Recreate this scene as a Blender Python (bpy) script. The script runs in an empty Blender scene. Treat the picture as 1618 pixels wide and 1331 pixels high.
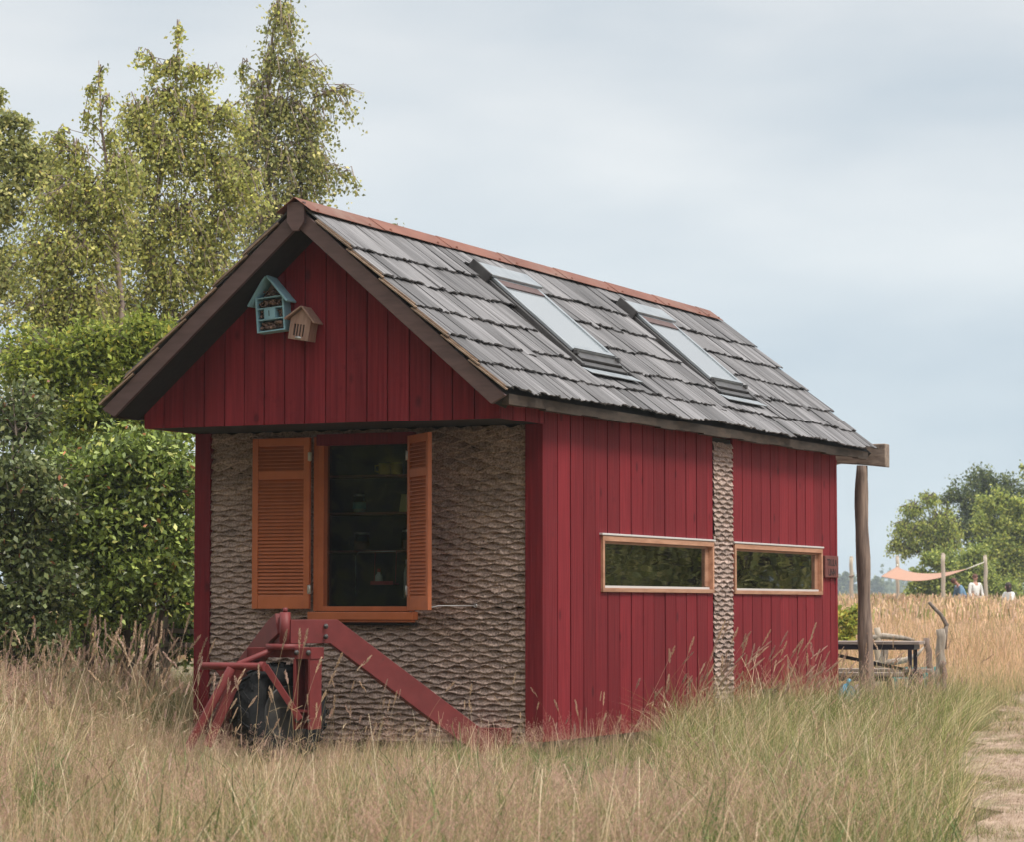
import bpy, math, random
import numpy as np
from mathutils import Matrix, Vector

# ------------------------------------------------------------------ camera, sky, sun, exposure
S = bpy.context.scene
COL = S.collection
rad = math.radians
rng = np.random.default_rng(7)
random.seed(7)

FPX, CPX, CPY, PITCH, EYE = 4350.0, 809.0, 665.5, rad(3.85), 1.2
cd = bpy.data.cameras.new('camera'); cam = bpy.data.objects.new('camera', cd); COL.objects.link(cam)
cam.location = (0, 0, EYE); cam.rotation_euler = (math.pi/2 + PITCH, 0, 0)
cd.sensor_width = 36; cd.lens = FPX/1618*36; cd.clip_start = 0.5; cd.clip_end = 4000
cd.dof.use_dof = True; cd.dof.focus_distance = 22.5; cd.dof.aperture_fstop = 7.5
S.camera = cam

SUN_EL, SUN_AZ = 56.0, 128.0      # azimuth measured from +Y (view direction) clockwise: right and behind the camera
w = bpy.data.worlds.new('World'); S.world = w; w.use_nodes = True
nt = w.node_tree; nt.nodes.clear()
def wn(t, **k):
    n = nt.nodes.new(t)
    for a, b in k.items(): setattr(n, a, b)
    return n
sky = wn('ShaderNodeTexSky', sky_type='NISHITA', sun_disc=False)
sky.sun_elevation = rad(SUN_EL); sky.sun_rotation = rad(SUN_AZ); sky.dust_density = 2.0
tc = wn('ShaderNodeTexCoord'); mp = wn('ShaderNodeMapping'); mp.inputs['Scale'].default_value = (1.5, 1.5, 4.6); mp.inputs['Rotation'].default_value = (0.0, rad(-9), 0)
n1 = wn('ShaderNodeTexNoise'); n1.inputs['Scale'].default_value = 2.3; n1.inputs['Detail'].default_value = 5; n1.inputs['Roughness'].default_value = .45
mp.inputs['Location'].default_value = (0.3, 0.2, 0.35)
cr = wn('ShaderNodeValToRGB'); e = cr.color_ramp.elements
e[0].position = .36; e[0].color = (.59, .655, .71, 1)
e[1].position = .62; e[1].color = (.88, .885, .88, 1)
sep = wn('ShaderNodeSeparateXYZ')
gr = wn('ShaderNodeValToRGB'); g = gr.color_ramp.elements           # clouds get bluer and darker low down
g[0].position = 0.0; g[0].color = (.78, .90, .97, 1)
g[1].position = .22; g[1].color = (1, 1, 1, 1)
g.new(.09).color = (.86, .93, .98, 1)
g.new(.34).color = (.76, .76, .77, 1); g.new(.62).color = (1.35, 1.32, 1.28, 1); g.new(1.0).color = (3.1, 3.0, 2.85, 1)
mul = wn('ShaderNodeMix', data_type='RGBA', blend_type='MULTIPLY'); mul.inputs[0].default_value = 1
scl = wn('ShaderNodeMix', data_type='RGBA', blend_type='MULTIPLY'); scl.inputs[0].default_value = 1; scl.inputs[7].default_value = (10, 10, 10, 1)
mx = wn('ShaderNodeMix', data_type='RGBA'); mx.inputs[0].default_value = .93
bg = wn('ShaderNodeBackground'); bg.inputs['Strength'].default_value = .1
out = wn('ShaderNodeOutputWorld')
L = nt.links.new
L(tc.outputs['Generated'], mp.inputs[0]); L(mp.outputs[0], n1.inputs['Vector']); L(n1.outputs['Fac'], cr.inputs[0])
L(tc.outputs['Generated'], sep.inputs[0]); L(sep.outputs['Z'], gr.inputs[0])
L(cr.outputs[0], mul.inputs[6]); L(gr.outputs[0], mul.inputs[7]); L(mul.outputs[2], scl.inputs[6])
L(sky.outputs[0], mx.inputs[6]); L(scl.outputs[2], mx.inputs[7]); L(mx.outputs[2], bg.inputs[0]); L(bg.outputs[0], out.inputs[0])

sd = bpy.data.lights.new('sun', 'SUN'); sd.energy = 3.0; sd.angle = rad(18); sd.color = (1, .93, .83)
so = bpy.data.objects.new('sun', sd); COL.objects.link(so)
sv = Vector((math.sin(rad(SUN_AZ))*math.cos(rad(SUN_EL)), math.cos(rad(SUN_AZ))*math.cos(rad(SUN_EL)), math.sin(rad(SUN_EL))))
so.rotation_euler = sv.to_track_quat('Z', 'Y').to_euler()
S.view_settings.view_transform = 'Standard'; S.view_settings.look = 'None'
S.view_settings.exposure = 0.12; S.view_settings.gamma = 1
try:
    S.cycles.volume_bounces = 0; S.cycles.transparent_max_bounces = 24; S.cycles.max_bounces = 8; S.cycles.diffuse_bounces = 3
except Exception: pass

# ------------------------------------------------------------------ coordinates
def at(px, py, d):                      # point of the world seen at photo pixel px,py at distance d along +Y
    x = (px-CPX)/FPX; z = -(py-CPY)/FPX
    r = Vector((x, math.cos(PITCH)-z*math.sin(PITCH), math.sin(PITCH)+z*math.cos(PITCH)))
    return Vector((0, 0, EYE)) + r*(d/r.y)
HROT = rad(-25.0)
HO = Vector((0.2573, 22.0, 0.0))
HM = Matrix.Translation(HO) @ Matrix.Rotation(HROT, 4, 'Z')

def sstep(a, b, x):
    t = np.clip((x-a)/(b-a), 0, 1); return t*t*(3-2*t)
def gz(x, y):                            # ground height
    x = np.asarray(x, float); y = np.asarray(y, float)
    h = .45*sstep(50, 100, y)*sstep(3, 14, x) + .25*sstep(60, 160, y)
    h = h + .035*np.sin(x*.9+1.3)*np.sin(y*.7) * sstep(6, 10, y) * (1-sstep(40, 60, y))
    return h

# ------------------------------------------------------------------ materials
MATS = {}
def newmat(name):
    m = bpy.data.materials.new(name); m.use_nodes = True; t = m.node_tree; t.nodes.clear()
    o = t.nodes.new('ShaderNodeOutputMaterial'); b = t.nodes.new('ShaderNodeBsdfPrincipled')
    t.links.new(b.outputs[0], o.inputs[0]); MATS[name] = m
    return m, t, b, o
def N(t, typ, **k):
    n = t.nodes.new(typ)
    for a, b in k.items(): setattr(n, a, b)
    return n
def noisemat(name, c1, c2, scale=(8, 8, 8), nscale=1.0, rough=.7, bump=.2, bdist=.004, metallic=0, c3=None, lo=.35, hi=.65, attr='var', varamt=.25, spec=.5, detail=6, c3scale=3.0, c3lo=.58, c3hi=.66, vec='Object', knots=0):
    """two (three) tone procedural surface: stretched noise + per piece variation + bump"""
    m, t, b, o = newmat(name); l = t.links.new
    if vec == 'Object': tc = N(t, 'ShaderNodeTexCoord'); src = tc.outputs['Object']
    else: tc = N(t, 'ShaderNodeAttribute', attribute_name=vec); src = tc.outputs['Vector']
    mp = N(t, 'ShaderNodeMapping'); mp.inputs['Scale'].default_value = scale; l(src, mp.inputs[0])
    n = N(t, 'ShaderNodeTexNoise'); n.inputs['Scale'].default_value = nscale; n.inputs['Detail'].default_value = detail; n.inputs['Roughness'].default_value = .6
    l(mp.outputs[0], n.inputs['Vector'])
    r = N(t, 'ShaderNodeValToRGB'); r.color_ramp.elements[0].position = lo; r.color_ramp.elements[1].position = hi
    r.color_ramp.elements[0].color = (*c1, 1); r.color_ramp.elements[1].color = (*c2, 1)
    l(n.outputs['Fac'], r.inputs[0]); col = r.outputs[0]
    if c3:
        n2 = N(t, 'ShaderNodeTexNoise'); n2.inputs['Scale'].default_value = c3scale; n2.inputs['Detail'].default_value = 8
        n2.inputs['Roughness'].default_value = .7
        l(src, n2.inputs['Vector'])
        mr = N(t, 'ShaderNodeMapRange'); mr.inputs[1].default_value = c3lo; mr.inputs[2].default_value = c3hi; l(n2.outputs['Fac'], mr.inputs[0])
        mxx = N(t, 'ShaderNodeMix', data_type='RGBA'); l(mr.outputs[0], mxx.inputs[0]); l(col, mxx.inputs[6]); mxx.inputs[7].default_value = (*c3, 1); col = mxx.outputs[2]
    if knots:
        mk = N(t, 'ShaderNodeMapping'); mk.inputs['Scale'].default_value = (1, 1, .55); l(src, mk.inputs[0])
        vo = N(t, 'ShaderNodeTexVoronoi'); vo.inputs['Scale'].default_value = knots; l(mk.outputs[0], vo.inputs['Vector'])
        mr = N(t, 'ShaderNodeMapRange'); mr.inputs[1].default_value = .06; mr.inputs[2].default_value = .14; mr.inputs[3].default_value = .7; mr.inputs[4].default_value = 0; l(vo.outputs['Distance'], mr.inputs[0])
        mxx = N(t, 'ShaderNodeMix', data_type='RGBA'); l(mr.outputs[0], mxx.inputs[0]); l(col, mxx.inputs[6]); mxx.inputs[7].default_value = (c1[0]*.45, c1[1]*.6, c1[2]*.6, 1); col = mxx.outputs[2]
    if attr:
        a = N(t, 'ShaderNodeAttribute', attribute_name=attr)
        mr = N(t, 'ShaderNodeMapRange'); mr.inputs[3].default_value = 1-varamt; mr.inputs[4].default_value = 1+varamt; l(a.outputs['Fac'], mr.inputs[0])
        mm = N(t, 'ShaderNodeMix', data_type='RGBA', blend_type='MULTIPLY'); mm.inputs[0].default_value = 1
        l(col, mm.inputs[6]); l(mr.outputs[0], mm.inputs[7]); col = mm.outputs[2]
    l(col, b.inputs['Base Color'])
    b.inputs['Roughness'].default_value = rough; b.inputs['Metallic'].default_value = metallic
    b.inputs['Specular IOR Level'].default_value = spec
    if bump:
        bp = N(t, 'ShaderNodeBump'); bp.inputs['Strength'].default_value = bump; bp.inputs['Distance'].default_value = bdist
        l(n.outputs['Fac'], bp.inputs['Height']); l(bp.outputs[0], b.inputs['Normal'])
    return m
def leafmat(name, rough=.5, trans=.42, spec=.3):
    m, t, b, o = newmat(name); l = t.links.new
    a = N(t, 'ShaderNodeAttribute', attribute_name='col')
    b.inputs['Roughness'].default_value = rough; b.inputs['Specular IOR Level'].default_value = spec
    l(a.outputs['Color'], b.inputs['Base Color'])
    tr = N(t, 'ShaderNodeBsdfTranslucent'); mx = N(t, 'ShaderNodeMixShader'); mx.inputs[0].default_value = trans
    l(a.outputs['Color'], tr.inputs[0]); l(b.outputs[0], mx.inputs[1]); l(tr.outputs[0], mx.inputs[2]); l(mx.outputs[0], o.inputs[0])
    return m
def plain(name, c, rough=.5, metallic=0, spec=.5):
    m, t, b, o = newmat(name); b.inputs['Base Color'].default_value = (*c, 1); b.inputs['Roughness'].default_value = rough
    b.inputs['Metallic'].default_value = metallic; b.inputs['Specular IOR Level'].default_value = spec
    return m
def glassmat(name, tint=(.8, .85, .85), boost=.38):
    m, t, b, o = newmat(name); l = t.links.new; t.nodes.remove(b)
    g = N(t, 'ShaderNodeBsdfGlossy'); g.inputs['Roughness'].default_value = .015; g.inputs['Color'].default_value = (.95, .97, 1, 1)
    tr = N(t, 'ShaderNodeBsdfTransparent'); tr.inputs[0].default_value = (*tint, 1)
    f = N(t, 'ShaderNodeFresnel'); f.inputs[0].default_value = 1.5
    mt = N(t, 'ShaderNodeMath', operation='MULTIPLY'); mt.inputs[1].default_value = 1.8*boost; mt.use_clamp = True
    nz = N(t, 'ShaderNodeTexNoise'); nz.inputs['Scale'].default_value = 2.2
    bp = N(t, 'ShaderNodeBump'); bp.inputs['Strength'].default_value = .12; bp.inputs['Distance'].default_value = .01
    l(nz.outputs['Fac'], bp.inputs['Height']); l(bp.outputs[0], g.inputs['Normal'])
    l(f.outputs[0], mt.inputs[0]); mx = N(t, 'ShaderNodeMixShader'); l(mt.outputs[0], mx.inputs[0]); l(tr.outputs[0], mx.inputs[1]); l(g.outputs[0], mx.inputs[2]); l(mx.outputs[0], o.inputs[0])
    return m

red = noisemat('red_painted_boards', (.135, .011, .017), (.232, .023, .030), scale=(44, 44, 1.6), rough=.72, bump=.8, bdist=.006, knots=4.2, lo=.3, hi=.7, c3=(.14, .011, .017), c3scale=4.0, c3lo=.60, c3hi=.70, varamt=.20, spec=.16)
redsteel = noisemat('red_painted_steel', (.150, .028, .029), (.200, .038, .039), scale=(6, 6, 6), rough=.5, bump=.25, c3=(.10, .04, .03), c3scale=11, c3lo=.62, c3hi=.68, varamt=.08, spec=.3)
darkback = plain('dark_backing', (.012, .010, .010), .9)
soffitm = noisemat('shade_dark_soffit_boards', (.010, .009, .009), (.018, .015, .014), scale=(3, 30, 30), rough=.85)  # near black: the deep shade under the overhang is put into the board colour
barge = noisemat('brown_painted_trim', (.088, .052, .050), (.125, .074, .070), scale=(4, 20, 20), rough=.6, bump=.3)
orange = noisemat('orange_painted_wood', (.43, .118, .042), (.52, .150, .058), scale=(5, 5, 5), rough=.5, bump=.1, varamt=.08)
shingle = noisemat('weathered_shingles', (.062, .060, .064), (.26, .252, .262), scale=(46, 1.0, 1), lo=.3, hi=.7, rough=.72, bump=.8, bdist=.006, c3=(.12, .105, .105), c3scale=5, c3lo=.60, c3hi=.75, varamt=.36, vec='suv', spec=.28)
rawwood = noisemat('raw_wood_edge', (.20, .13, .09), (.33, .235, .17), scale=(4, 4, 30), rough=.7)
weath = noisemat('weathered_timber', (.17, .125, .10), (.33, .26, .21), scale=(5, 24, 24), rough=.8, bump=.8, bdist=.01, c3=(.08, .055, .045), c3scale=6)
logm = noisemat('bark_stripped_log', (.10, .068, .058), (.34, .25, .20), scale=(26, 26, 2.2), lo=.3, hi=.7, rough=.85, bump=1, bdist=.012, c3=(.40, .20, .11), c3scale=5, c3lo=.66, c3hi=.72)
eavem = noisemat('brown_eave_board', (.030, .020, .014), (.065, .044, .031), scale=(24, 5, 24), rough=.85, bump=.6)
paletimber = noisemat('grey_driftwood', (.20, .165, .135), (.42, .36, .30), scale=(22, 22, 2), rough=.85, bump=.8, bdist=.01, c3=(.15, .12, .10), c3scale=5)
polem = noisemat('pale_pole_wood', (.40, .33, .26), (.58, .50, .41), scale=(14, 14, 1.2), rough=.8, bump=.5, bdist=.01)
copper = noisemat('copper_ridge_metal', (.15, .056, .038), (.23, .095, .066), scale=(3, 1.2, 3), rough=.6, bump=.08, c3=(.24, .16, .13), c3scale=1.2, c3lo=.5, c3hi=.7, metallic=0, varamt=.08, spec=.25)
barkc = noisemat('scalloped_bark_cladding', (.19, .130, .112), (.56, .425, .37), scale=(60, 60, 60), lo=.32, hi=.68, rough=.9, bump=.9, bdist=.006, c3=(.045, .030, .026), c3scale=38, c3lo=.59, c3hi=.66, varamt=.30, detail=3)
winwood = noisemat('oak_window_frame', (.36, .17, .10), (.52, .28, .18), scale=(20, 3, 20), rough=.55, bump=.2)
zinc = noisemat('grey_zinc_flashing', (.30, .33, .36), (.42, .45, .48), scale=(5, 5, 5), rough=.35, metallic=.5, bump=.05)
darkmetal = noisemat('dark_grey_metal', (.065, .060, .062), (.11, .105, .105), scale=(6, 6, 6), rough=.4, metallic=.4, bump=.05)
whitestrip = plain('pale_aluminium_strip', (.72, .70, .70), .4, .3)
rubber = noisemat('black_tyre_rubber', (.009, .009, .010), (.022, .023, .025), scale=(12, 12, 12), rough=.9, bump=.4, spec=.2)
rimm = noisemat('grey_wheel_rim', (.035, .035, .037), (.08, .078, .075), rough=.6)
bluep = noisemat('blue_painted_wood', (.23, .42, .52), (.31, .52, .62), scale=(14, 14, 3), rough=.6, bump=.2, varamt=.06)
brownp = noisemat('plain_brown_wood', (.26, .15, .115), (.38, .24, .19), scale=(40, 40, 4), rough=.7, bump=.3, varamt=.08)
conem = noisemat('cone_and_bark_filling', (.10, .055, .042), (.30, .19, .15), scale=(60, 60, 60), rough=.9, bump=1, bdist=.01)
steel = plain('bright_steel', (.62, .62, .63), .3, .8)
glass = glassmat('window_glass')
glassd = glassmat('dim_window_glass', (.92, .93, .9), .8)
skyglass = plain('roof_window_glass', (.27, .30, .33), .05, 0, 1.0)
curtain = noisemat('cream_curtain_cloth', (.58, .48, .32), (.72, .62, .45), scale=(30, 30, 1), rough=.9)
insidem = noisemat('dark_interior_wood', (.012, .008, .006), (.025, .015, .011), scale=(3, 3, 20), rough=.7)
shelfm = noisemat('shelf_wood', (.20, .06, .035), (.30, .10, .06), scale=(4, 30, 30), rough=.5)
soil = None
leafM = leafmat('leaf_surface'); leafG = leafmat('glossy_leaf_surface', .38, .25, .5); grassM = leafmat('grass_surface', .7, .30, .2)
trunkm = noisemat('brown_tree_bark', (.07, .05, .04), (.17, .13, .10), scale=(14, 14, 3), rough=.9, bump=.8, bdist=.01)
birchm = noisemat('birch_bark', (.12, .075, .06), (.42, .33, .28), scale=(3, 3, 9), rough=.8, bump=.4, c3=(.05, .04, .035), c3scale=4)

# ------------------------------------------------------------------ mesh helpers
def npmesh(name, V, F, mat, parent=None, col=None, var=None, suv=None, smooth=False):
    """V (n,3); F (m,k) array of polygons with k corners"""
    V = np.asarray(V, np.float32); F = np.asarray(F, np.int32); k = F.shape[1]
    me = bpy.data.meshes.new(name); me.vertices.add(len(V)); me.vertices.foreach_set('co', V.ravel())
    me.loops.add(F.size); me.loops.foreach_set('vertex_index', F.ravel())
    me.polygons.add(len(F)); me.polygons.foreach_set('loop_start', np.arange(0, F.size, k, dtype=np.int32))
    if smooth: me.polygons.foreach_set('use_smooth', np.ones(len(F), bool))
    me.update(calc_edges=True)
    if col is not None:
        c = np.ones((len(V), 4), np.float32); c[:, :3] = col
        a = me.attributes.new('col', 'FLOAT_COLOR', 'POINT'); a.data.foreach_set('color', c.ravel())
    if var is not None:
        a = me.attributes.new('var', 'FLOAT', 'POINT'); a.data.foreach_set('value', np.asarray(var, np.float32))
    if suv is not None:
        a = me.attributes.new('suv', 'FLOAT_VECTOR', 'POINT'); a.data.foreach_set('vector', np.asarray(suv, np.float32).ravel())
    me.materials.append(mat)
    o = bpy.data.objects.new(name, me); COL.objects.link(o)
    if parent: o.parent = parent
    return o

class MB:
    def __init__(s): s.v = []; s.f = []; s.var = []; s.suv = []; s.M = None; s.sm = []
    def add(s, vs, fs, var=.5, suv=None, smooth=False):
        b = len(s.v)
        for i, p in enumerate(vs):
            p = Vector(p)
            if s.M is not None: p = s.M @ p
            s.v.append(p); s.var.append(var); s.suv.append(suv[i] if suv else (0, 0, 0))
        for f in fs: s.f.append([b+i for i in f]); s.sm.append(smooth)
        return s
    def hexa(s, p, var=.5, suv=None):    # 8 points: bottom 4 (ccw) then top 4
        return s.add(p, [(3, 2, 1, 0), (4, 5, 6, 7), (0, 1, 5, 4), (1, 2, 6, 5), (2, 3, 7, 6), (3, 0, 4, 7)], var, suv)
    def box(s, x0, x1, y0, y1, z0, z1, var=.5):
        return s.hexa([(x0, y0, z0), (x1, y0, z0), (x1, y1, z0), (x0, y1, z0), (x0, y0, z1), (x1, y0, z1), (x1, y1, z1), (x0, y1, z1)], var)
    def prism(s, poly, a, b, axis, var=.5):  # poly of 2d points extruded from a to b along axis
        def P(u, v, w): return {'x': (w, u, v), 'y': (u, w, v), 'z': (u, v, w)}[axis]
        n = len(poly); vs = [P(u, v, a) for u, v in poly] + [P(u, v, b) for u, v in poly]
        fs = [tuple(range(n)), tuple(reversed(range(n, 2*n)))] + [(i, n+i, n+(i+1) % n, (i+1) % n) for i in range(n)]
        return s.add(vs, fs, var)
    def bar(s, a, b, w_, h_, up=(0, 0, 1), var=.5):     # rectangular bar
        a = Vector(a); b = Vector(b); d = (b-a).normalized(); u = Vector(up); side = d.cross(u).normalized(); u = side.cross(d)
        p = []
        for c in (a, b):
            for i, j in ((-1, -1), (1, -1), (1, 1), (-1, 1)): p.append(c + side*i*w_/2 + u*j*h_/2)
        return s.add(p, [(0, 1, 2, 3), (7, 6, 5, 4), (0, 4, 5, 1), (1, 5, 6, 2), (2, 6, 7, 3), (3, 7, 4, 0)], var)
    def tube(s, pts, r, n=10, var=.5, cap=True, wob=0):
        pts = [Vector(p) for p in pts]; m = len(pts)
        if not hasattr(r, '__len__'): r = [r]*m
        vs = []; fs = []
        for i, p in enumerate(pts):
            d = (pts[min(i+1, m-1)] - pts[max(i-1, 0)]).normalized()
            ref = Vector((0, 0, 1)) if abs(d.z) < .9 else Vector((1, 0, 0))
            u = d.cross(ref).normalized(); v = d.cross(u)
            for k in range(n):
                a = 2*math.pi*k/n; rr = r[i]*(1 + (random.uniform(-wob, wob) if wob else 0))
                vs.append(p + (u*math.cos(a) + v*math.sin(a))*rr)
        for i in range(m-1):
            for k in range(n): fs.append((i*n+k, i*n+(k+1) % n, (i+1)*n+(k+1) % n, (i+1)*n+k))
        s.add(vs, fs, var, smooth=True)
        if cap:
            b = len(s.v)-len(vs); s.f.append([b+k for k in reversed(range(n))]); s.f.append([b+(m-1)*n+k for k in range(n)]); s.sm += [False, False]
        return s
    def lathe(s, prof, c=(0, 0, 0), n=20, axis='z', var=.5):    # prof: (r, h)
        vs = []; fs = []; c = Vector(c)
        for r, h in prof:
            for k in range(n):
                a = 2*math.pi*k/n; x, y = r*math.cos(a), r*math.sin(a)
                vs.append(c + Vector({'z': (x, y, h), 'y': (x, h, y), 'x': (h, x, y)}[axis]))
        for i in range(len(prof)-1):
            for k in range(n): fs.append((i*n+k, i*n+(k+1) % n, (i+1)*n+(k+1) % n, (i+1)*n+k))
        return s.add(vs, fs, var, smooth=True)
    def build(s, name, mat, parent=None, bevel=0, hm=None):
        me = bpy.data.meshes.new(name); me.from_pydata([tuple(p) for p in s.v], [], s.f); me.update()
        a = me.attributes.new('var', 'FLOAT', 'POINT'); a.data.foreach_set('value', np.array(s.var, np.float32))
        a = me.attributes.new('suv', 'FLOAT_VECTOR', 'POINT'); a.data.foreach_set('vector', np.array(s.suv, np.float32).ravel())
        me.polygons.foreach_set('use_smooth', np.array(s.sm, bool))
        me.materials.append(mat)
        o = bpy.data.objects.new(name, me); COL.objects.link(o)
        if parent: o.parent = parent
        if bevel:
            md = o.modifiers.new('bevel', 'BEVEL'); md.width = bevel; md.segments = 2; md.limit_method = 'ANGLE'; md.harden_normals = False
        return o
def tag(o, label=None, cat=None, group=None, kind=None):
    if label: o['label'] = label
    if cat: o['category'] = cat
    if group: o['group'] = group
    if kind: o['kind'] = kind
    return o
def thing(name, label, cat, loc=(0, 0, 0), rotz=0, group=None, M=None):
    o = bpy.data.objects.new(name, None); COL.objects.link(o); o.empty_display_size = .2
    if M is not None: o.matrix_world = M
    else: o.location = loc; o.rotation_euler = (0, 0, rotz)
    return tag(o, label, cat, group)
def text(name, body, size, mat, parent, M, depth=.004):
    c = bpy.data.curves.new(name, 'FONT'); c.body = body; c.size = size; c.extrude = depth; c.align_x = 'CENTER'; c.offset = .002
    t = bpy.data.objects.new('tmp', c); me = bpy.data.meshes.new_from_object(t)
    bpy.data.objects.remove(t); me.transform(M); me.materials.append(mat); me.name = name
    o = bpy.data.objects.new(name, me); COL.objects.link(o); o.parent = parent
    return o

# ------------------------------------------------------------------ ground, path, haze
def axis_pts(lo, hi, n0, far):
    a = np.linspace(lo, hi, n0); b = hi + np.geomspace(1, far, 26); c = lo - np.geomspace(1, far, 26)[::-1]
    return np.concatenate([c, a, b])
def sheet(name, xs, ys, dz, mat):
    X, Y = np.meshgrid(xs, ys); Z = gz(X, Y)+dz; V = np.stack([X, Y, Z], -1).reshape(-1, 3)
    nx = len(xs); i = np.arange(len(ys)-1)[:, None]*nx + np.arange(nx-1)[None]; i = i.ravel()
    return npmesh(name, V, np.stack([i, i+1, i+nx+1, i+nx], -1), mat, smooth=True)
groundm = noisemat('dry_meadow_ground', (.12, .090, .050), (.25, .185, .115), scale=(1, 1, 1), nscale=3.0, rough=.95, bump=.8, bdist=.05, c3=(.085, .095, .035), c3scale=.5, c3lo=.48, c3hi=.6, attr=None)
pathm = noisemat('worn_dry_path', (.27, .19, .14), (.43, .31, .235), scale=(1, .45, 1), nscale=6.0, rough=.95, bump=1, bdist=.04, c3=(.19, .17, .085), c3scale=1.6, c3lo=.52, c3hi=.70, attr=None)
g_ = sheet('ground', axis_pts(-20, 30, 90, 2600), axis_pts(0, 110, 160, 2600), 0, groundm); tag(g_, kind='structure')
PL = [(5, .85), (14, 2.32), (17, 2.8), (21, 3.35), (27, 4.55), (36, 6.6), (50, 10.5), (70, 17)]   # left edge of the path: (y, x)
PLy = np.array([p[0] for p in PL]); PLx = np.array([p[1] for p in PL])
def pathleft(y): return np.interp(y, PLy, PLx)
ys = np.linspace(4, 70, 130); nx = 14
V = []; 
for j, y in enumerate(ys):
    xl = pathleft(y) + .12*math.sin(y*1.7)+.08*math.sin(y*4.1); xr = xl + 2.6+.2*math.sin(y*1.1)
    for i in range(nx):
        x = xl + (xr-xl)*i/(nx-1); V.append((x, y, float(gz(x, y))+.006))
i = (np.arange(len(ys)-1)[:, None]*nx + np.arange(nx-1)[None]).ravel()
tag(npmesh('path', V, np.stack([i, i+1, i+nx+1, i+nx], -1), pathm, smooth=True), kind='structure')

# ================================================================== the house
A = rad(40.6); CA, SA = math.cos(A), math.sin(A)
W, LEN, OH = 3.24, 7.40, .83
RX = -W/2                                  # ridge
EX, EZ = .20, 2.83                         # eave edge
RIDGEZ = EZ + (EX-RX)*math.tan(A)
ZB = .12                                   # bottom of the walls
GB = 2.655                                 # bottom of the gable box
YF, YR = -1.10, 8.12                       # roof ends
house = thing('tiny_house', 'small red wooden house on wheels with grey shingle roof', 'house', M=HM)
def rooftop(x): return RIDGEZ - abs(x-RX)*math.tan(A) - .12

def planks(mb, axis, c, u0, u1, w_, zb, ztop, out, holes=(), th=.022, breaks=()):
    g = .0085 if axis == 'x' else .0055
    """vertical boards on plane axis=c facing direction out; holes (u0,u1,z0,z1)"""
    us = [u0]
    while us[-1] < u1-1e-4: us.append(min(us[-1]+w_*random.uniform(.97, 1.03), u1))
    if len(us) > 2 and us[-1]-us[-2] < .06: us.pop(-2)
    for a, b in zip(us[:-1], us[1:]):
        var = random.random(); dd = random.uniform(-.003, .004)
        cuts = sorted({a+g, b-g, *[h[k] for h in holes for k in (0, 1) if a+g < h[k] < b-g], *[q for q in breaks if a+g < q < b-g]})
        for p, q in zip(cuts[:-1], cuts[1:]):
            segs = [(zb, None)]
            for h in holes:
                if h[0] < (p+q)/2 < h[1]:
                    n = []
                    for s0, s1 in segs:
                        if s1 is not None and s1 <= h[2]: n.append((s0, s1)); continue
                        if s0 >= h[3]: n.append((s0, s1)); continue
                        if s0 < h[2]: n.append((s0, h[2]))
                        n.append((h[3], s1))
                    segs = n
            for s0, s1 in segs:
                t0 = ztop(p) if s1 is None else s1; t1 = ztop(q) if s1 is None else s1
                i_, o_ = c, c+out*(th+dd)
                def P(u, d, z): return (d, u, z) if axis == 'x' else (u, d, z)
                mb.hexa([P(p, i_, s0), P(q, i_, s0), P(q, o_, s0), P(p, o_, s0), P(p, i_, t0), P(q, i_, t1), P(q, o_, t1), P(p, o_, t0)], var)

# windows: side ones (local y range, z range) and the front one (x range, z range)
WIN = [(1.15, 3.76, 1.315, 1.79), (4.31, 6.88, 1.310, 1.785)]
FW = (-2.085, -1.155, 1.10, 2.60)
STRIP = (3.785, 4.295)
# dark sheathing behind the boards (gives the shell its thickness)
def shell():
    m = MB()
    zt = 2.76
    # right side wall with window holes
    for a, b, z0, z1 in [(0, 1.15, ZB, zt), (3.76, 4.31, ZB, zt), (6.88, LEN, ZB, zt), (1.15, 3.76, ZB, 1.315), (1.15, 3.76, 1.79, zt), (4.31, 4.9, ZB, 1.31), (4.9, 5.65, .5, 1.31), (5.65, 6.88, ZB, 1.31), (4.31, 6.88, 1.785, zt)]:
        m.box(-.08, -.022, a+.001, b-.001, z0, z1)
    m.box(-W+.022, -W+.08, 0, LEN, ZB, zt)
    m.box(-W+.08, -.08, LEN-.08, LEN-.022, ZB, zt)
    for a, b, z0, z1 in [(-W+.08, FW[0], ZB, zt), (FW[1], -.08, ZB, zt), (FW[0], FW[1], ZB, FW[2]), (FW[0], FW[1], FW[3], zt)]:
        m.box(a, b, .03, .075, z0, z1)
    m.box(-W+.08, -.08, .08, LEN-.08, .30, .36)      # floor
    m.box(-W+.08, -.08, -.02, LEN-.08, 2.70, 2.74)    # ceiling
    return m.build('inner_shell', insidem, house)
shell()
mb = MB(); planks(mb, 'x', -.022, 0.0, STRIP[0], .262, ZB, lambda u: 2.86, 1, [(WIN[0][0], WIN[0][1], WIN[0][2], WIN[0][3])])
planks(mb, 'x', -.022, STRIP[1], LEN-.0, .262, ZB, lambda u: 2.86, 1, [(WIN[1][0], WIN[1][1], WIN[1][2], WIN[1][3]), (4.93, 5.55, -1, .40)])
planks(mb, 'x', -.022, -OH, 0.0, .245, GB, lambda u: 2.86, 1)
tag(mb.build('side_wall', red, house), 'red vertical board side wall')
mb = MB(); planks(mb, 'x', -W+.022, 0, LEN, .26, ZB, lambda u: 2.86, -1); planks(mb, 'x', -W+.022, -OH, 0, .245, GB, lambda u: 2.86, -1); mb.build('side_wall', red, house)
mb = MB(); planks(mb, 'y', LEN-.022, -W+.02, -.02, .26, ZB, rooftop, 1, breaks=(RX,)); mb.build('rear_wall', red, house)
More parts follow.
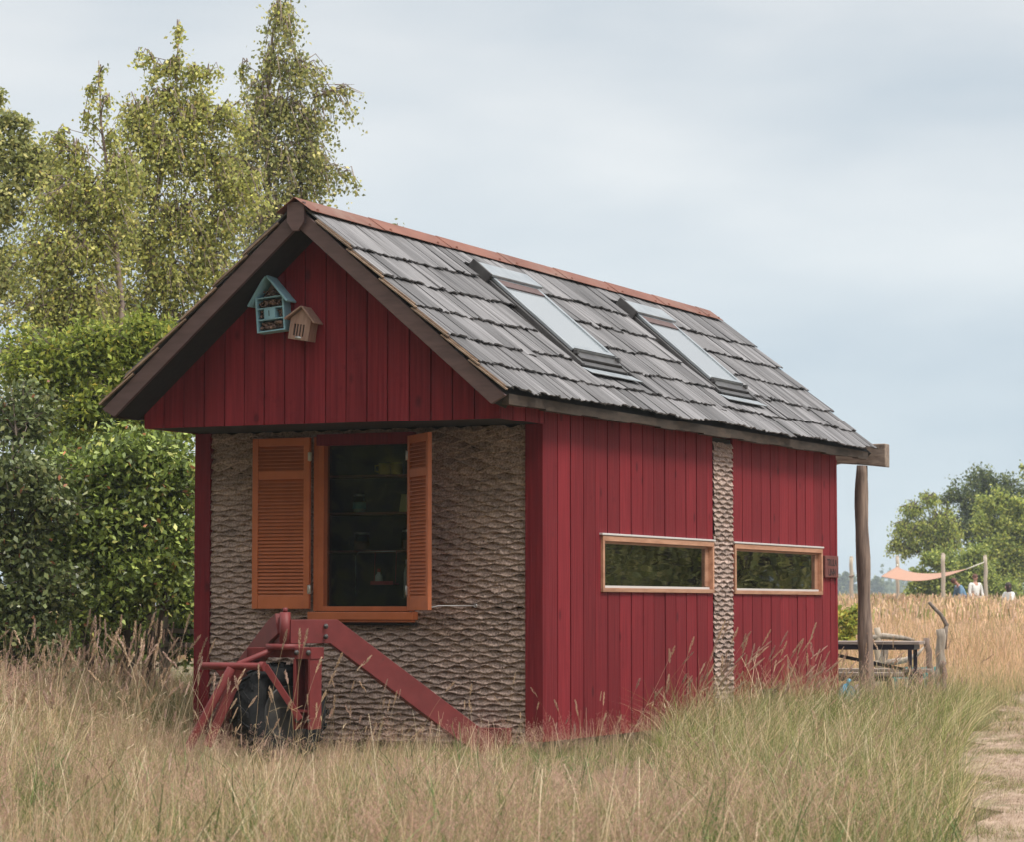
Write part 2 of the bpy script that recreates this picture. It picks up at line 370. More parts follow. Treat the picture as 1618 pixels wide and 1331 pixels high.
mb = MB(); planks(mb, 'y', -OH+.02, -W, 0.0, .189, GB, rooftop, -1, breaks=(RX,))
gable = tag(mb.build('gable_wall', red, house), 'red board gable face')
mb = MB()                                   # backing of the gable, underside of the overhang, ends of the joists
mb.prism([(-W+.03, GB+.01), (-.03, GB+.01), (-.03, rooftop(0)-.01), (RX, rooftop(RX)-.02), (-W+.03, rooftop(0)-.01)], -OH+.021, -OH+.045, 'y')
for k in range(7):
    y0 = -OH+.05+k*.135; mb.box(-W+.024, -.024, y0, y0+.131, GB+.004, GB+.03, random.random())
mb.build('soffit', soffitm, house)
# corner boards on the front wall
for x0, x1 in ((-W, -3.09), (-.155, -.0002)):
    mb = MB(); mb.box(x0, x1, -.028, .03, ZB, GB, .2); mb.box(x0+.1 if x0 < -1 else x0+.105, x0+.104 if x0 < -1 else x0+.109, -.0285, -.02, ZB, GB, 0)
    mb.build('corner_board', red, house, bevel=.003)
mb = MB(); mb.box(.0005, .004, LEN-.05, LEN+.004, ZB, 2.72, .9); mb.build('corner_board', red, house)

# scalloped bark cladding: rows of lens shaped plates, real relief
def bark(name, u0, u1, z0, z1, put, hole=None, lam=.215, pitch=.0432, seed=1):
    r = np.random.default_rng(seed)
    nu = int((u1-u0)/.0135); us = np.linspace(u0, u1, nu+1)
    ts = np.array([0, .12, .45, .82, 1.0]); V = []; F = []; var = []
    rows = int((z1-z0)/pitch)+2; base = 0
    for k in range(rows):
        ph = 2*math.pi*us/lam + (math.pi if k % 2 else 0) + .6*np.sin(us*3.1+k*.4) + .35*np.sin(us*7.3+k*1.7) + r.uniform(-.35, .35)
        ph2 = 2*math.pi*us/lam + (0 if k % 2 else math.pi) + .6*np.sin(us*3.1+(k+1)*.4) + .35*np.sin(us*7.3+(k+1)*1.7)
        am = .0115*(1+.25*r.standard_normal()); jit = .002*np.interp(us, np.linspace(u0, u1, 24), r.standard_normal(24))*1.6
        top = z1 - k*pitch + am*np.cos(ph) + jit              # arch of this row
        bot = z1 - (k+1)*pitch + am*np.cos(ph2)
        tone = .22*np.interp(us, np.linspace(u0, u1, max(4, int((u1-u0)/lam*1.3))), r.standard_normal(max(4, int((u1-u0)/lam*1.3))))
        deep = (.009 + .027*(.5+.5*np.cos(ph))**1.4)*np.clip(1+.35*np.interp(us, np.linspace(u0, u1, 14), r.standard_normal(14)), .3, 1.7)
        for t in ts:
            z = top + (bot-top)*t - (.004*(t == 1))
            h = .034 - deep*(1-t)**1.3 + .0032*r.standard_normal(len(us)) - .008*(t == 1)*0
            if t == 1.0: h = h+.004
            V.append(np.stack([us, np.clip(z, z0-.02, z1), h], -1)); var.append(.5+.10*np.repeat(r.standard_normal(), len(us)) + .06*r.standard_normal(len(us)) + tone)
    m = len(us); nr = len(V)
    V = np.concatenate(V); var = np.clip(np.concatenate(var), 0, 1)
    i = (np.arange(nr-1)[:, None]*m + np.arange(m-1)[None]).ravel()
    F = np.stack([i, i+m, i+m+1, i+1], -1)
    if hole is not None:
        c = V[F].mean(1); F = F[~((c[:, 0] > hole[0]) & (c[:, 0] < hole[1]) & (c[:, 1] > hole[2]) & (c[:, 1] < hole[3]))]
    P = put(V)
    return npmesh(name, P, F, barkc, house, var=var, smooth=False)
tag(bark('bark_cladding', -3.092, -.153, ZB, GB, lambda v: np.stack([v[:, 0], .022-v[:, 2], v[:, 1]], -1), (FW[0]+.01, FW[1]-.01, FW[2]-.01, FW[3]+.02)), 'brown scalloped bark front cladding')
tag(bark('bark_strip', STRIP[0]+.004, STRIP[1]-.004, ZB, 2.72, lambda v: np.stack([v[:, 2]-.022, v[:, 0], v[:, 1]], -1), seed=5, lam=.235), 'vertical bark strip between the side windows')

# ---- roof
def rp(side, y, s, h):      # point on the roof: s metres up the slope from the eave, h above the deck
    x = (EX-s*CA) - RX; x += h*SA; z = EZ + s*SA + h*CA
    return (RX + side*x, y, z)
SL = (EX-RX)/CA
for side in (1, -1):
    mb = MB()                               # deck
    y0, y1 = YF+.03, YR-.04
    p = [rp(side, y0, .02, -.09), rp(side, y1, .02, -.09), rp(side, y1, SL, -.09), rp(side, y0, SL, -.09), rp(side, y0, .02, -.03), rp(side, y1, .02, -.03), rp(side, y1, SL, -.03), rp(side, y0, SL, -.03)]
    mb.hexa(p); mb.build('roof_deck', soffitm, house)
    mb = MB(); starts = [0, .31, .65, 1.02, 1.40, 1.77]
    sky_holes = [(1.28, 2.33, .56, 1.98), (4.56, 5.58, .56, 1.98)] if side == 1 else []
    for r_, s0 in enumerate(starts):
        y = YF - .05; s1 = min(s0+.62, SL-.03); phw = random.uniform(0, 6)
        if r_ == 0: pass
        while y < YR:
            ww = random.choice((.09, .12, .14, .17, .2, .23)); ye = min(y+ww, YR+.01)
            ys0 = s0 + random.uniform(-.016, .016) + .014*math.sin(y*2.6+phw) - (.05 if random.random() < .03 else 0)
            var = random.random(); cup = random.uniform(.004, .015); th = random.uniform(.008, .015); lift = .038 + random.uniform(0, .010)
            nn = 5; vs = []; sv_ = []
            ps = [(ys0, s1)]
            for h in sky_holes:
                if ye > h[0] and y < h[1]:
                    nps = []
                    for a, b in ps:
                        if b <= h[2] or a >= h[3]: nps.append((a, b)); continue
                        if a < h[2]-.05: nps.append((a, h[2]-.02))
                        if b > h[3]+.05 and a > h[3]-.35: nps.append((h[3]+.02, b))
                    ps = nps
            rnd = random.uniform(0, 50)
            tj = random.uniform(-.006, .006)
            for (a, b) in ps:
                vs = []; sv_ = []
                for kk in (0, 1, 2):
                    s_ = (a, a+(b-a)*.5, b)[kk]
                    for layer in (0, 1):
                        for q in range(nn):
                            f = q/(nn-1); yy = y+.002+(ye-y-.004)*f; c_ = cup*(4*(f-.5)**2) * (1, .7, .3)[kk]
                            hh = (lift if kk == 0 else (lift*.5 if kk == 1 else .0)) - c_ + (th if layer else 0) + tj*(f-.5)*(kk == 0)
                            sj = (.010*math.sin(f*9+rnd) + .008*(4*(f-.5)**2) if kk == 0 else 0)
                            vs.append(rp(side, yy, s_+sj, hh)); sv_.append((yy+rnd, s_+rnd, 0))
                fs = []
                for kk in (0, 1):
                    o0 = kk*2*nn; o1 = (kk+1)*2*nn
                    for q in range(nn-1):
                        fs.append((o0+nn+q, o0+nn+q+1, o1+nn+q+1, o1+nn+q)); fs.append((o0+q, o1+q, o1+q+1, o0+q+1))
                    fs.append((o0, o0+nn, o1+nn, o1)); fs.append((o0+nn-1, o1+nn-1, o1+2*nn-1, o0+2*nn-1))
                for q in range(nn-1): fs.append((q, q+1, nn+q+1, nn+q))
                mb.add(vs, fs, var, sv_)
            y = ye
    tag(mb.build('roof_shingles', shingle, house), 'weathered grey wooden shingle slope')
    # raw lath edge seen along the front rake
    mb = MB()
    for r_, s0 in enumerate(starts):
        for lay in (0, 1):
            a = s0+.03*lay; b = s0+.40
            p = []
            for h0 in (0, 1):
                for (yy, ss) in ((YF-.075+.02*lay, a), (YF-.045, a), (YF-.045, b), (YF-.075+.02*lay, b)):
                    base = (.018 - .028*(ss-s0)/.4) + .014*lay
                    p.append(rp(side, yy, ss, base + h0*.011))
            mb.hexa([p[0], p[1], p[2], p[3], p[4], p[5], p[6], p[7]], random.random())
    mb.build('rake_batten', rawwood, house)
    # bargeboard
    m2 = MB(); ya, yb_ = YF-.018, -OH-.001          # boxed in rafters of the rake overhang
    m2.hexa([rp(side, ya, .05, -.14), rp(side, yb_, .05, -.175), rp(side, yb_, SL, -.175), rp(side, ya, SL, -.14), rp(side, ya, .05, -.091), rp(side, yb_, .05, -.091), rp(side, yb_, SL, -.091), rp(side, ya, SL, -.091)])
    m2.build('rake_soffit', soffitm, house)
    mb = MB()
    def bq(y_, a, b):
        return [rp(side, y_, a[0], a[1]), rp(side, y_, b[0], b[1])]
    yb0, yb1 = YF-.055, YF-.02
    lo0 = (-.015+.05, -.145); hi0 = (-.015, -.02); hi1 = (SL-.06, -.02); lo1 = (SL-.02, -.145)
    pts = [lo0, lo1, hi1, hi0]
    vs = [rp(side, yb0, *q) for q in pts] + [rp(side, yb1, *q) for q in pts]
    mb.add(vs, [(0, 1, 2, 3), (7, 6, 5, 4), (0, 4, 5, 1), (1, 5, 6, 2), (2, 6, 7, 3), (3, 7, 4, 0)], .6 if side == 1 else .35)
    mb.build('bargeboard', barge, house, bevel=.004)
    # eave board / log plate under the shingles
    mb = MB(); n = 26
    for k in range(n):
        ya = YF+.05+(YR-.25-YF)*k/n; yb = YF+.05+(YR-.25-YF)*(k+1)/n
        x = RX+side*(.150-RX)
        mb.box(x-.03, x+.03, ya, yb, 2.745+.006*math.sin(k*1.9), 2.825, random.random())
    mb.build('eave_board', eavem, house)
# gable apex plate
mb = MB(); fx = RX; w2 = .077
mb.prism([(fx-w2, 4.395), (fx-w2, 4.235), (fx-.025, 4.165), (fx+.025, 4.165), (fx+w2, 4.235), (fx+w2, 4.395)], YF-.09, YF-.057, 'y', .9)
mb.build('apex_plate', barge, house, bevel=.003)
# ridge cap of folded metal, lapped lengths
mb = MB(); y = -1.20
while y < 7.98:
    ye = min(y+1.28, 7.98)
    for side in (1, -1):
        h0, h1 = .052, .040
        a = [rp(side, y-.012, SL-.17, h0-.006), rp(side, ye, SL-.17, h1), rp(side, ye, SL, h1+.004), rp(side, y-.012, SL, h0-.002)]
        xr0 = Vector(a[3]); xr1 = Vector(a[2]); xr0.x = RX; xr1.x = RX
        a[3] = xr0; a[2] = xr1
        b = [Vector(q)+Vector((0, 0, .004)) for q in a]
        if side == 1: mb.hexa(a+b, random.random())
        else: mb.hexa([a[1], a[0], a[3], a[2], b[1], b[0], b[3], b[2]], random.random())
        for t_ in (.12, .9):
            c = Vector(a[0]).lerp(Vector(a[1]), t_).lerp(Vector(a[3]), .12)
            mb.lathe([(.012, -.004), (.012, .014), (.005, .02), (0, .02)], c, 8)
    y = ye-.03 if ye < 7.98 else ye
mb.build('ridge_cap', copper, house)

# skylights
def skylight(y0, y1):
    sk = thing('skylight', None, None); sk.parent = house
    s0, s1 = .60, 1.95
    def fr(a, b, c, d, h0, h1, nm, mat, var=.5):
        m = MB(); m.hexa([rp(1, a, c, h0), rp(1, b, c, h0), rp(1, b, d, h0), rp(1, a, d, h0), rp(1, a, c, h1), rp(1, b, c, h1), rp(1, b, d, h1), rp(1, a, d, h1)], var)
        return m.build(nm, mat, sk, bevel=.004)
    m = MB()
    def hx(m, a, b, c, d, h0, h1, h0b=None, h1b=None):
        h0b = h0 if h0b is None else h0b; h1b = h1 if h1b is None else h1b
        m.hexa([rp(1, a, c, h0), rp(1, b, c, h0), rp(1, b, d, h0b), rp(1, a, d, h0b), rp(1, a, c, h1), rp(1, b, c, h1), rp(1, b, d, h1b), rp(1, a, d, h1b)])
    # fixed frame
    hx(m, y0, y0+.055, s0, s1, -.02, .055); hx(m, y1-.055, y1, s0, s1, -.02, .055); hx(m, y0+.055, y1-.055, s0, s0+.06, -.02, .045); hx(m, y0+.055, y1-.055, s1-.1, s1, -.02, .055)
    m.build('outer_frame', darkmetal, sk, bevel=.004)
    # sash
    m = MB(); a, b = y0+.05, y1-.05; h0, h1 = .060, .085
    hx(m, a, a+.055, s0+.17, s1-.1, h0, h1); hx(m, b-.055, b, s0+.17, s1-.1, h0, h1); hx(m, a+.055, b-.055, s0+.17, s0+.23, h0, h1); hx(m, a+.055, b-.055, s1-.2, s1-.1, h0, h1)
    m.build('sash', zinc, sk, bevel=.003)
    m = MB(); hx(m, a+.055, b-.055, s0+.23, s1-.2, .064, .072); m.build('pane', skyglass, sk)
    m = MB(); hx(m, a+.02, b-.02, s0+.07, s0+.165, .03, .066); hx(m, a+.02, b-.02, s0+.172, s0+.176, .02, .092); m.build('lower_rail', darkmetal, sk, bevel=.006)
    m = MB(); hx(m, a+.055, b-.055, s1-.30, s1-.205, .073, .085); m.build('blind_box', barge, sk)
    # top hood
    m = MB(); hx(m, y0-.01, y1+.01, s1-.19, s1+.02, .088, .112, .06, .10); m.build('top_cover', zinc, sk, bevel=.006)
    m = MB(); hx(m, y0-.045, y0-.012, s1-.2, s1+.03, .0, .115); m.build('hood_end', darkmetal, sk, bevel=.006)
    # side flashing left, bottom apron
    m = MB(); hx(m, y0-.05, y0-.002, s0-.02, s1-.2, -.01, .012); m.build('side_flashing', darkmetal, sk); m = MB(); hx(m, y1+.002, y1+.04, s0-.02, s1, -.01, .014); m.build('side_flashing', darkmetal, sk)
    m = MB(); hx(m, y0-.02, y1+.03, s0-.14, s0-.02, .052, .062, .02, .03); m.build('apron', zinc, sk, bevel=.004)
    for yy in (y0+.07, y1-.07):
        m = MB(); m.box(-.02, .02, -.02, .02, -.01, .03); o = m.build('catch', darkmetal, sk, bevel=.004); o.location = rp(1, yy, s0+.13, .07)
    return sk
skylight(1.28, 2.33); skylight(4.56, 5.58)

# ---- side windows
for k, (y0, y1, z0, z1) in enumerate(WIN):
    wn_ = thing('side_window', None, None); wn_.parent = house; wn_['label'] = ('left wide low window in oak frame', 'right wide low window in oak frame')[k]
    m = MB(); f = .048; xo, xi = .022, -.05
    m.box(xi, xo, y0, y1, z1-f, z1-.002, .6); m.box(xi, xo, y0, y1, z0, z0+.035, .3); m.box(xi, xo, y0, y0+f*.8, z0+.035, z1-f, .5); m.box(xi, xo, y1-f*.8, y1, z0+.035, z1-f, .8)
    m.build('frame', winwood, wn_, bevel=.003)
    m = MB(); g0 = .03
    m.box(-.045, -.022, y0+f*.8, y1-f*.8, z1-f-.02, z1-f-.001, .2); m.box(-.045, -.022, y1-f*.8-.08, y1-f*.8-.001, z0+.06, z1-f-.021, .2)
    m.build('inner_frame', winwood, wn_, bevel=.003)
    m = MB(); m.box(-.02, .03, y0-.03, y1+.02, z1+.001, z1+.018); m.build('drip_cap', whitestrip, wn_, bevel=.003)
    m = MB(); m.box(-.044, -.012, y0+f, y1-f*.9, z0+.036, z0+.055); m.build('sill_strip', whitestrip, wn_)
    m = MB(); m.box(-.040, -.034, y0+f*.8, y1-f*.8-.08, z0+.055, z1-f-.02); m.build('pane', glassd, wn_)
    # curtain gathered at one side
    m = MB(); n = 26
    ya, yb = ((y0+.06, y0+.40) if k == 0 else (y1-.85, y1-.42))
    vs = []; 
    for i in range(n+1):
        f_ = i/n; q = math.sin(f_*30)*.014
        ytop = ya+(yb-ya)*f_
        ybot = (ya+(yb-ya)*f_*.35) if k == 0 else (ya+.05+(yb-ya-.1)*f_)
        for t in (0, .5, 1):
            vs.append((-.062+q*.6, ytop+(ybot-ytop)*t**1.3, z1-.02-(z1-z0-.03)*t))
    fs = []
    for i in range(n):
        for t in (0, 1): fs.append((i*3+t, (i+1)*3+t, (i+1)*3+t+1, i*3+t+1))
    m.add(vs, fs, .5, smooth=True); o = m.build('curtain', curtain, wn_)
    sm = o.modifiers.new('solid', 'SOLIDIFY'); sm.thickness = .003
# ---- front window
fw = thing('front_window', None, None); fw.parent = house; fw['label'] = 'tall kitchen window in orange frame'
x0, x1, z0, z1 = FW
m = MB(); f = .06
m.box(x0, x0+.095, -.035, .07, z0+.055, z1, .5); m.box(x1-.055, x1, -.035, .07, z0+.055, z1, .5); m.box(x0+.095, x1-.055, -.035, .07, z0+.055, z0+.095, .6)
m.box(x0+.04, x0+.045, -.037, -.03, z0+.055, z1, 0)
m.build('frame', orange, fw, bevel=.004)
m = MB(); m.box(x0-.02, x1+.03, -.10, -.0, z0-.015, z0+.05, .7); m.box(x0-.01, x1+.02, -.085, -.03, z0-.035, z0-.016, .1); m.build('sill', orange, fw, bevel=.006)
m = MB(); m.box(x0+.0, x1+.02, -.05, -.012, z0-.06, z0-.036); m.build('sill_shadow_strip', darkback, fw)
m = MB(); m.box(x0+.03, x1+.0, -.045, .02, z1-.075, z1+.02, .1); m.build('head_board', red, fw)
m = MB(); m.box(x0+.095, x1-.055, .035, .041, z0+.095, z1-.075); m.build('pane', glass, fw)

def shutter(M, label, hinge_side):
    sh = thing('shutter', None, None); sh.parent = house; sh.matrix_local = M; sh['label'] = label
    w_, h, t = .54, 1.42, .034
    # local: x 0..w, y thickness, z 0..h ; louvres open
    m = MB(); st = .055
    m.box(0, st, -t/2, t/2, 0, h, .75); m.box(w_-st, w_, -t/2, t/2, 0, h, .75)
    for a, b in ((0, .10), (h*.78-.03, h*.78+.035), (h-.065, h)): m.box(st, w_-st, -t/2+.002, t/2-.002, a, b, .9)
    m.build('shutter_frame', orange, sh, bevel=.003)
    m = MB()
    for a, b in ((.10, h*.78-.03), (h*.78+.035, h-.065)):
        n = int((b-a)/.029)
        for i in range(n):
            z = a+(b-a)*(i+.5)/n
            m.hexa([(st, -.013, z-.017), (w_-st, -.013, z-.017), (w_-st, .010, z+.012), (st, .010, z+.012), (st, -.013, z-.010), (w_-st, -.013, z-.010), (w_-st, .010, z+.019), (st, .010, z+.019)], .2)
    m.build('louvres', orange, sh)
    for z in (.16, h-.16):
        m = MB(); xh = w_ if hinge_side else 0
        m.box(xh-.012, xh+.020, -t/2-.006, -t/2+.004, z-.035, z+.035); m.tube([(xh+(.008 if hinge_side else -.004), -t/2-.006, z-.04), (xh+(.008 if hinge_side else -.004), -t/2-.006, z+.04)], .006, 8); m.build('hinge', steel, sh)
    return sh
shutter(Matrix.Translation((-2.640, -.075, 1.175)) @ Matrix.Rotation(rad(1.0), 4, 'Z'), 'left shutter folded flat against the wall', True)
shutter(Matrix.Translation((-1.185, -.055, 1.165)) @ Matrix.Rotation(rad(-45), 4, 'Z'), 'right shutter standing half open', False)
m = MB()      # hook stay
a = Vector((-.80, -.42, 1.205)); a = Vector((-.815, -.425, 1.20)); b = Vector((-.60, -.02, 1.20))
pts = [a, a+(b-a)*.06+Vector((0, 0, -.012)), a.lerp(b, .2)+Vector((0, 0, .0)), a.lerp(b, .9), b]
m.tube(pts, .005, 6); m.lathe([(.014, -.003), (.018, 0), (.014, .003), (.009, 0), (.014, -.003)], b, 10, 'y'); m.build('stay_hook', steel, house)

# shelves in the kitchen
SH = []
for k, z in enumerate((2.30, 1.985, 1.665)):
    m = MB(); m.box(-2.35, -.75, .42, .66, z-.02, z, .5); m.build('shelf', shelfm, house, bevel=.003)
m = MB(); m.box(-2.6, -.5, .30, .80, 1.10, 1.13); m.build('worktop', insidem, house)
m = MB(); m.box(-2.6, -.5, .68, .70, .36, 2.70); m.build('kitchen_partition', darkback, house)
m = MB(); m.tube([(-1.93, .42, 1.30), (-1.93, .42, 1.62), (-1.90, .42, 1.65), (-1.55, .42, 1.655)], .004, 6); m.build('rail', steel, house)

# ---- running gear at the front
ZB0, PY = 0, -1.35
PVX = -1.60
def beam(mb, pts, hgt, wid, side):           # flat sided beam following plan/elevation points (x,y,zc)
    up = Vector((0, 0, 1)); vs = []; m = len(pts)
    P = [Vector(p) for p in pts]
    for i, p in enumerate(P):
        dl = (P[i]-P[max(i-1, 0)]).normalized() if i else (P[1]-P[0]).normalized(); dr = (P[min(i+1, m-1)]-P[i]).normalized() if i < m-1 else dl
        d = (dl+dr).normalized(); hz = Vector((d.x, d.y, 0)).normalized(); sd = hz.cross(up)
        nrm = sd.cross(d).normalized(); k = 1/max(.5, nrm.dot(sd.cross(dr).normalized()))
        for i_, j_ in ((-1, -1), (1, -1), (1, 1), (-1, 1)): vs.append(p + sd*i_*wid/2 + nrm*j_*hgt/2*k)
    fs = [(0, 1, 2, 3), tuple(4*(m-1)+q for q in (3, 2, 1, 0))]
    for i in range(m-1):
        for q in range(4): fs.append((4*i+q, 4*(i+1)+q, 4*(i+1)+(q+1) % 4, 4*i+(q+1) % 4))
    mb.add(vs, fs, .5)
m = MB(); beam(m, [(-1.585, -1.32, 1.0), (-1.345, -1.06, 1.0), (-.55, -.215, .165), (-.43, -.06, .06)], .185, .10, 1)
m.box(-.60, -.28, -.10, .40, .0, .225, .3)
tag(m.build('tongue_beam', redsteel, house, bevel=.004), 'right arm of the red front steering frame')
m = MB(); beam(m, [(-1.66, -1.29, 1.06), (-1.80, -1.17, 1.0), (-2.42, -.60, .66), (-2.95, -.10, .16)], .17, .10, 1)
m.add([(-1.66, -1.30, .90), (-1.66, -1.30, 1.13), (-2.05, -.93, .895), (-1.66, -1.32, .90), (-1.66, -1.32, 1.13), (-2.05, -.95, .895)], [(0, 1, 2), (5, 4, 3), (0, 3, 4, 1), (1, 4, 5, 2), (2, 5, 3, 0)])
m.box(-3.0, -2.7, -.10, .4, .0, .225, .3)
tag(m.build('tongue_beam', redsteel, house, bevel=.004), 'left arm of the red front steering frame')
m = MB(); m.tube([(-1.60, PY, .90), (-1.60, PY, 1.15)], .043, 20); m.tube([(-1.60, PY, 1.15), (-1.60, PY, 1.185)], .02, 8); m.tube([(-1.60, PY, .86), (-1.60, PY, .905)], .15, 24); m.build('pivot_post', redsteel, house)
# fork
m = MB()
m.box(-1.90, -1.46, PY-.07, PY+.07, .80, .875); m.box(-1.46, -1.31, PY-.10, PY+.10, .79, .878)
for xx in (-1.46, -1.33): m.box(xx-.01, xx+.012, PY-.10, PY+.08, .25, .79)
m.box(-1.448, -1.34, PY+.04, PY+.06, .25, .79); m.box(-1.448, -1.34, PY-.09, PY+.039, .38, .40); m.box(-1.90, -1.86, PY-.07, PY+.07, .60, .86)
m.build('wheel_fork', redsteel, house, bevel=.003)
for (bx, by, bz) in ((-1.44, PY-.10, .84), (-1.335, PY-.10, .84), (-1.44, PY-.09, .32), (-1.335, PY-.09, .32), (-1.345, -1.155, 1.04), (-1.345, -1.155, .96)):
    m = MB(); m.lathe([(0, -.016), (.013, -.016), (.015, -.004), (.022, -.004), (.022, 0)], (bx, by, bz), 6, 'y'); m.build('bolt', darkmetal, house)
# drawbar
m = MB(); yb = PY-.28
m.tube([(-2.18, yb, .735), (-1.66, yb, .735)], .029, 14); m.tube([(-1.66, yb, .735), (-1.62, yb, .735)], .038, 14)
m.tube([(-1.90, yb-.02, .72), (-2.20, yb-.22, .05)], .036, 14)
m.tube([(-1.86, yb, .745), (-1.66, PY-.08, .86)], .024, 12)
m.bar((-1.63, yb+.03, .74), (-1.38, PY-.14, .33), .05, .045)
m.bar((-1.86, yb+.05, .70), (-2.08, yb-.08, .12), .03, .07)
m.prism([(-2.05, .705), (-1.76, .705), (-1.88, .62), (-1.97, .61)], yb-.012, yb+.0, 'y')
m.build('drawbar', redsteel, house, bevel=.002)
# wheels
def wheel(M, R=.36, wd=.22, parent=house):
    wh = thing('wheel', None, None); wh.parent = parent; wh.matrix_local = M
    h = wd/2
    m = MB(); m.lathe([(R*.55, -h*.8), (R*.72, -h), (R*.90, -h*.96), (R*.97, -h*.72), (R*.985, 0), (R*.97, h*.72), (R*.90, h*.96), (R*.72, h), (R*.55, h*.8), (R*.5, 0), (R*.55, -h*.8)], (0, 0, 0), 40, 'x')
    for k in range(22):                        # chevron lugs
        for s in (1, -1):
            a = 2*math.pi*(k+.5*(s > 0))/22; vs = []
            for (xx, da) in ((s*.012, 0), (s*h*.9, .16)):
                for dd in (-.045, .045):
                    for rr in (R*.95, R*1.03 if abs(xx) < h*.5 else R*1.0): vs.append((xx, math.cos(a+da+dd)*rr, math.sin(a+da+dd)*rr))
            m.add(vs, [(0, 1, 3, 2), (4, 6, 7, 5), (0, 4, 5, 1), (2, 3, 7, 6), (1, 5, 7, 3), (0, 2, 6, 4)])
    m.build('tyre', rubber, wh)
    m = MB(); m.lathe([(0, -h*.3), (.05, -h*.45), (R*.3, -h*.3), (R*.5, -h*.8), (R*.56, -h*.82), (R*.56, h*.82), (R*.5, h*.8), (R*.3, h*.3), (.05, h*.45), (0, h*.3)], (0, 0, 0), 24, 'x')
    m.build('rim', rimm, wh); return wh
wheel(Matrix.Translation((-1.66, PY+.02, .37)) @ Matrix.Rotation(rad(-26), 4, 'Z'), .385, .28)
wheel(Matrix.Translation((-.18, 5.25, .26)), .27, .2)
wheel(Matrix.Translation((-3.06, 5.25, .26)), .27, .2)

# ---- porch at the back
m = MB(); pts = []; rr = []
for k in range(31):
    t = k/30; z = .02+2.68*t
    pts.append((.015+.010*math.sin(t*5+.8)-.012*t+.005*math.sin(t*13), 8.28+.01*math.sin(t*6), z)); rr.append(.084-.020*t+.005*math.sin(t*9+1)+.004*math.sin(t*23)+.006*math.exp(-((t-.3)/.05)**2))
m.tube(pts, rr, 22, wob=.035); tag(m.build('porch_post', logm, house), 'rough bark log post under the rear roof corner')
m = MB(); pts = [(-3.24, 7.9, .05), (-3.24, 8.28, 2.7)]
m.tube([(-3.22, 8.28, .02), (-3.24, 8.28, 1.4), (-3.23, 8.28, 2.7)], [.09, .08, .07], 12, wob=.05); m.build('porch_post', logm, house)
m = MB(); vs = []; n = 14
for i in range(n+1):
    x = -3.5+(.27+3.5)*i/n; zb_ = 2.695+.018*math.sin(i*2.1)+(.035 if i == n-2 else 0); zt_ = 2.935+.008*math.sin(i*1.3)
    vs += [(x, 8.25, zb_), (x, 8.40, zb_), (x, 8.40, zt_), (x, 8.25+.012*math.sin(i*1.7), zt_)]
fs = [(0, 1, 2, 3), tuple(4*n+q for q in (3, 2, 1, 0))]
for i in range(n):
    for q in range(4): fs.append((4*i+q, 4*(i+1)+q, 4*(i+1)+(q+1) % 4, 4*i+(q+1) % 4))
m.add(vs, fs, .5); m.build('porch_beam', weath, house, bevel=.01)

# ================================================================== things on and around the house
def hw(x, y, z, rot=None):
    M = HM @ Matrix.Translation((x, y, z)); return M @ rot if rot is not None else M
# blue insect hotel (origin: bottom centre of its back, front towards -y)
t = thing('insect_hotel', 'light blue insect hotel with pitched roof hanging on the gable', 'insect hotel', M=hw(-1.975, -OH-.002, 3.415, Matrix.Rotation(rad(-4.5), 4, 'Y')))
w_, h_, d_ = .26, .27, .115
m = MB(); m.box(-w_/2, -w_/2+.014, -d_, 0, 0, h_+.01); m.box(w_/2-.014, w_/2, -d_, 0, 0, h_+.01); m.box(-w_/2, w_/2, -d_, 0, -.012, -.0005); m.build('case', bluep, t, bevel=.002)
m = MB(); m.box(-w_/2+.015, w_/2-.015, -.012, 0, 0, h_); m.prism([(-.12, h_+.011), (.12, h_+.011), (0, h_+.145)], -.012, 0, 'y'); m.build('back_board', brownp, t)
for z in (.085, .175, .262): m = MB(); m.box(-w_/2+.0145, w_/2-.0145, -d_+.004, -.013, z, z+.009); m.build('shelf', bluep, t)
for s in (1, -1):
    m = MB(); a = Vector((0, 0, .43)); b = Vector((s*.175, 0, .205)); n = Vector((b.z-a.z, 0, -(b.x-a.x))).normalized()*.016*(1 if s < 0 else 1)
    if n.z < 0: n = -n
    vs = [Vector((q.x, yy, q.z)) for yy in (-d_-.035, .0) for q in (a, b, b+n, a+n)]
    m.add(vs, [(0, 1, 2, 3), (7, 6, 5, 4), (0, 4, 5, 1), (1, 5, 6, 2), (2, 6, 7, 3), (3, 7, 4, 0)]); m.build('roof', bluep, t, bevel=.002)
m = MB(); m.box(-.055, .045, -d_+.002, -.02, .0945, .174); m.build('door', bluep, t); m = MB(); m.box(-.012, -.006, -d_-.001, -d_+.0015, .115, .16); m.build('slot', darkback, t)
def blobs(mb, x0, x1, z0, z1, y0, y1, n, r, seed):
    rr = random.Random(seed)
    for _ in range(n):
        c = (rr.uniform(x0+r, x1-r), rr.uniform(y0, y1), rr.uniform(z0+r, z1-r)); q = r*rr.uniform(.6, 1.1)
        mb.lathe([(0, -q), (q*.8, -q*.6), (q, 0), (q*.8, q*.6), (0, q)], c, 7, 'y', rr.random())
m = MB(); blobs(m, -.113, .113, 0, .08, -.10, -.05, 46, .016, 1); m.build('pine_cones', conem, t)
m = MB(); blobs(m, -.113, .113, .185, .258, -.10, -.04, 60, .013, 2); m.build('reed_bundle', conem, t)
m = MB(); blobs(m, -.075, .075, .272, .335, -.09, -.04, 26, .012, 3); m.build('bark_chips', conem, t)
for q in ((-.113, -.057, 4), (.05, .113, 5)): m = MB(); blobs(m, q[0], q[1], .095, .172, -.09, -.04, 14, .012, q[2]); m.build('twig_filling', conem, t)
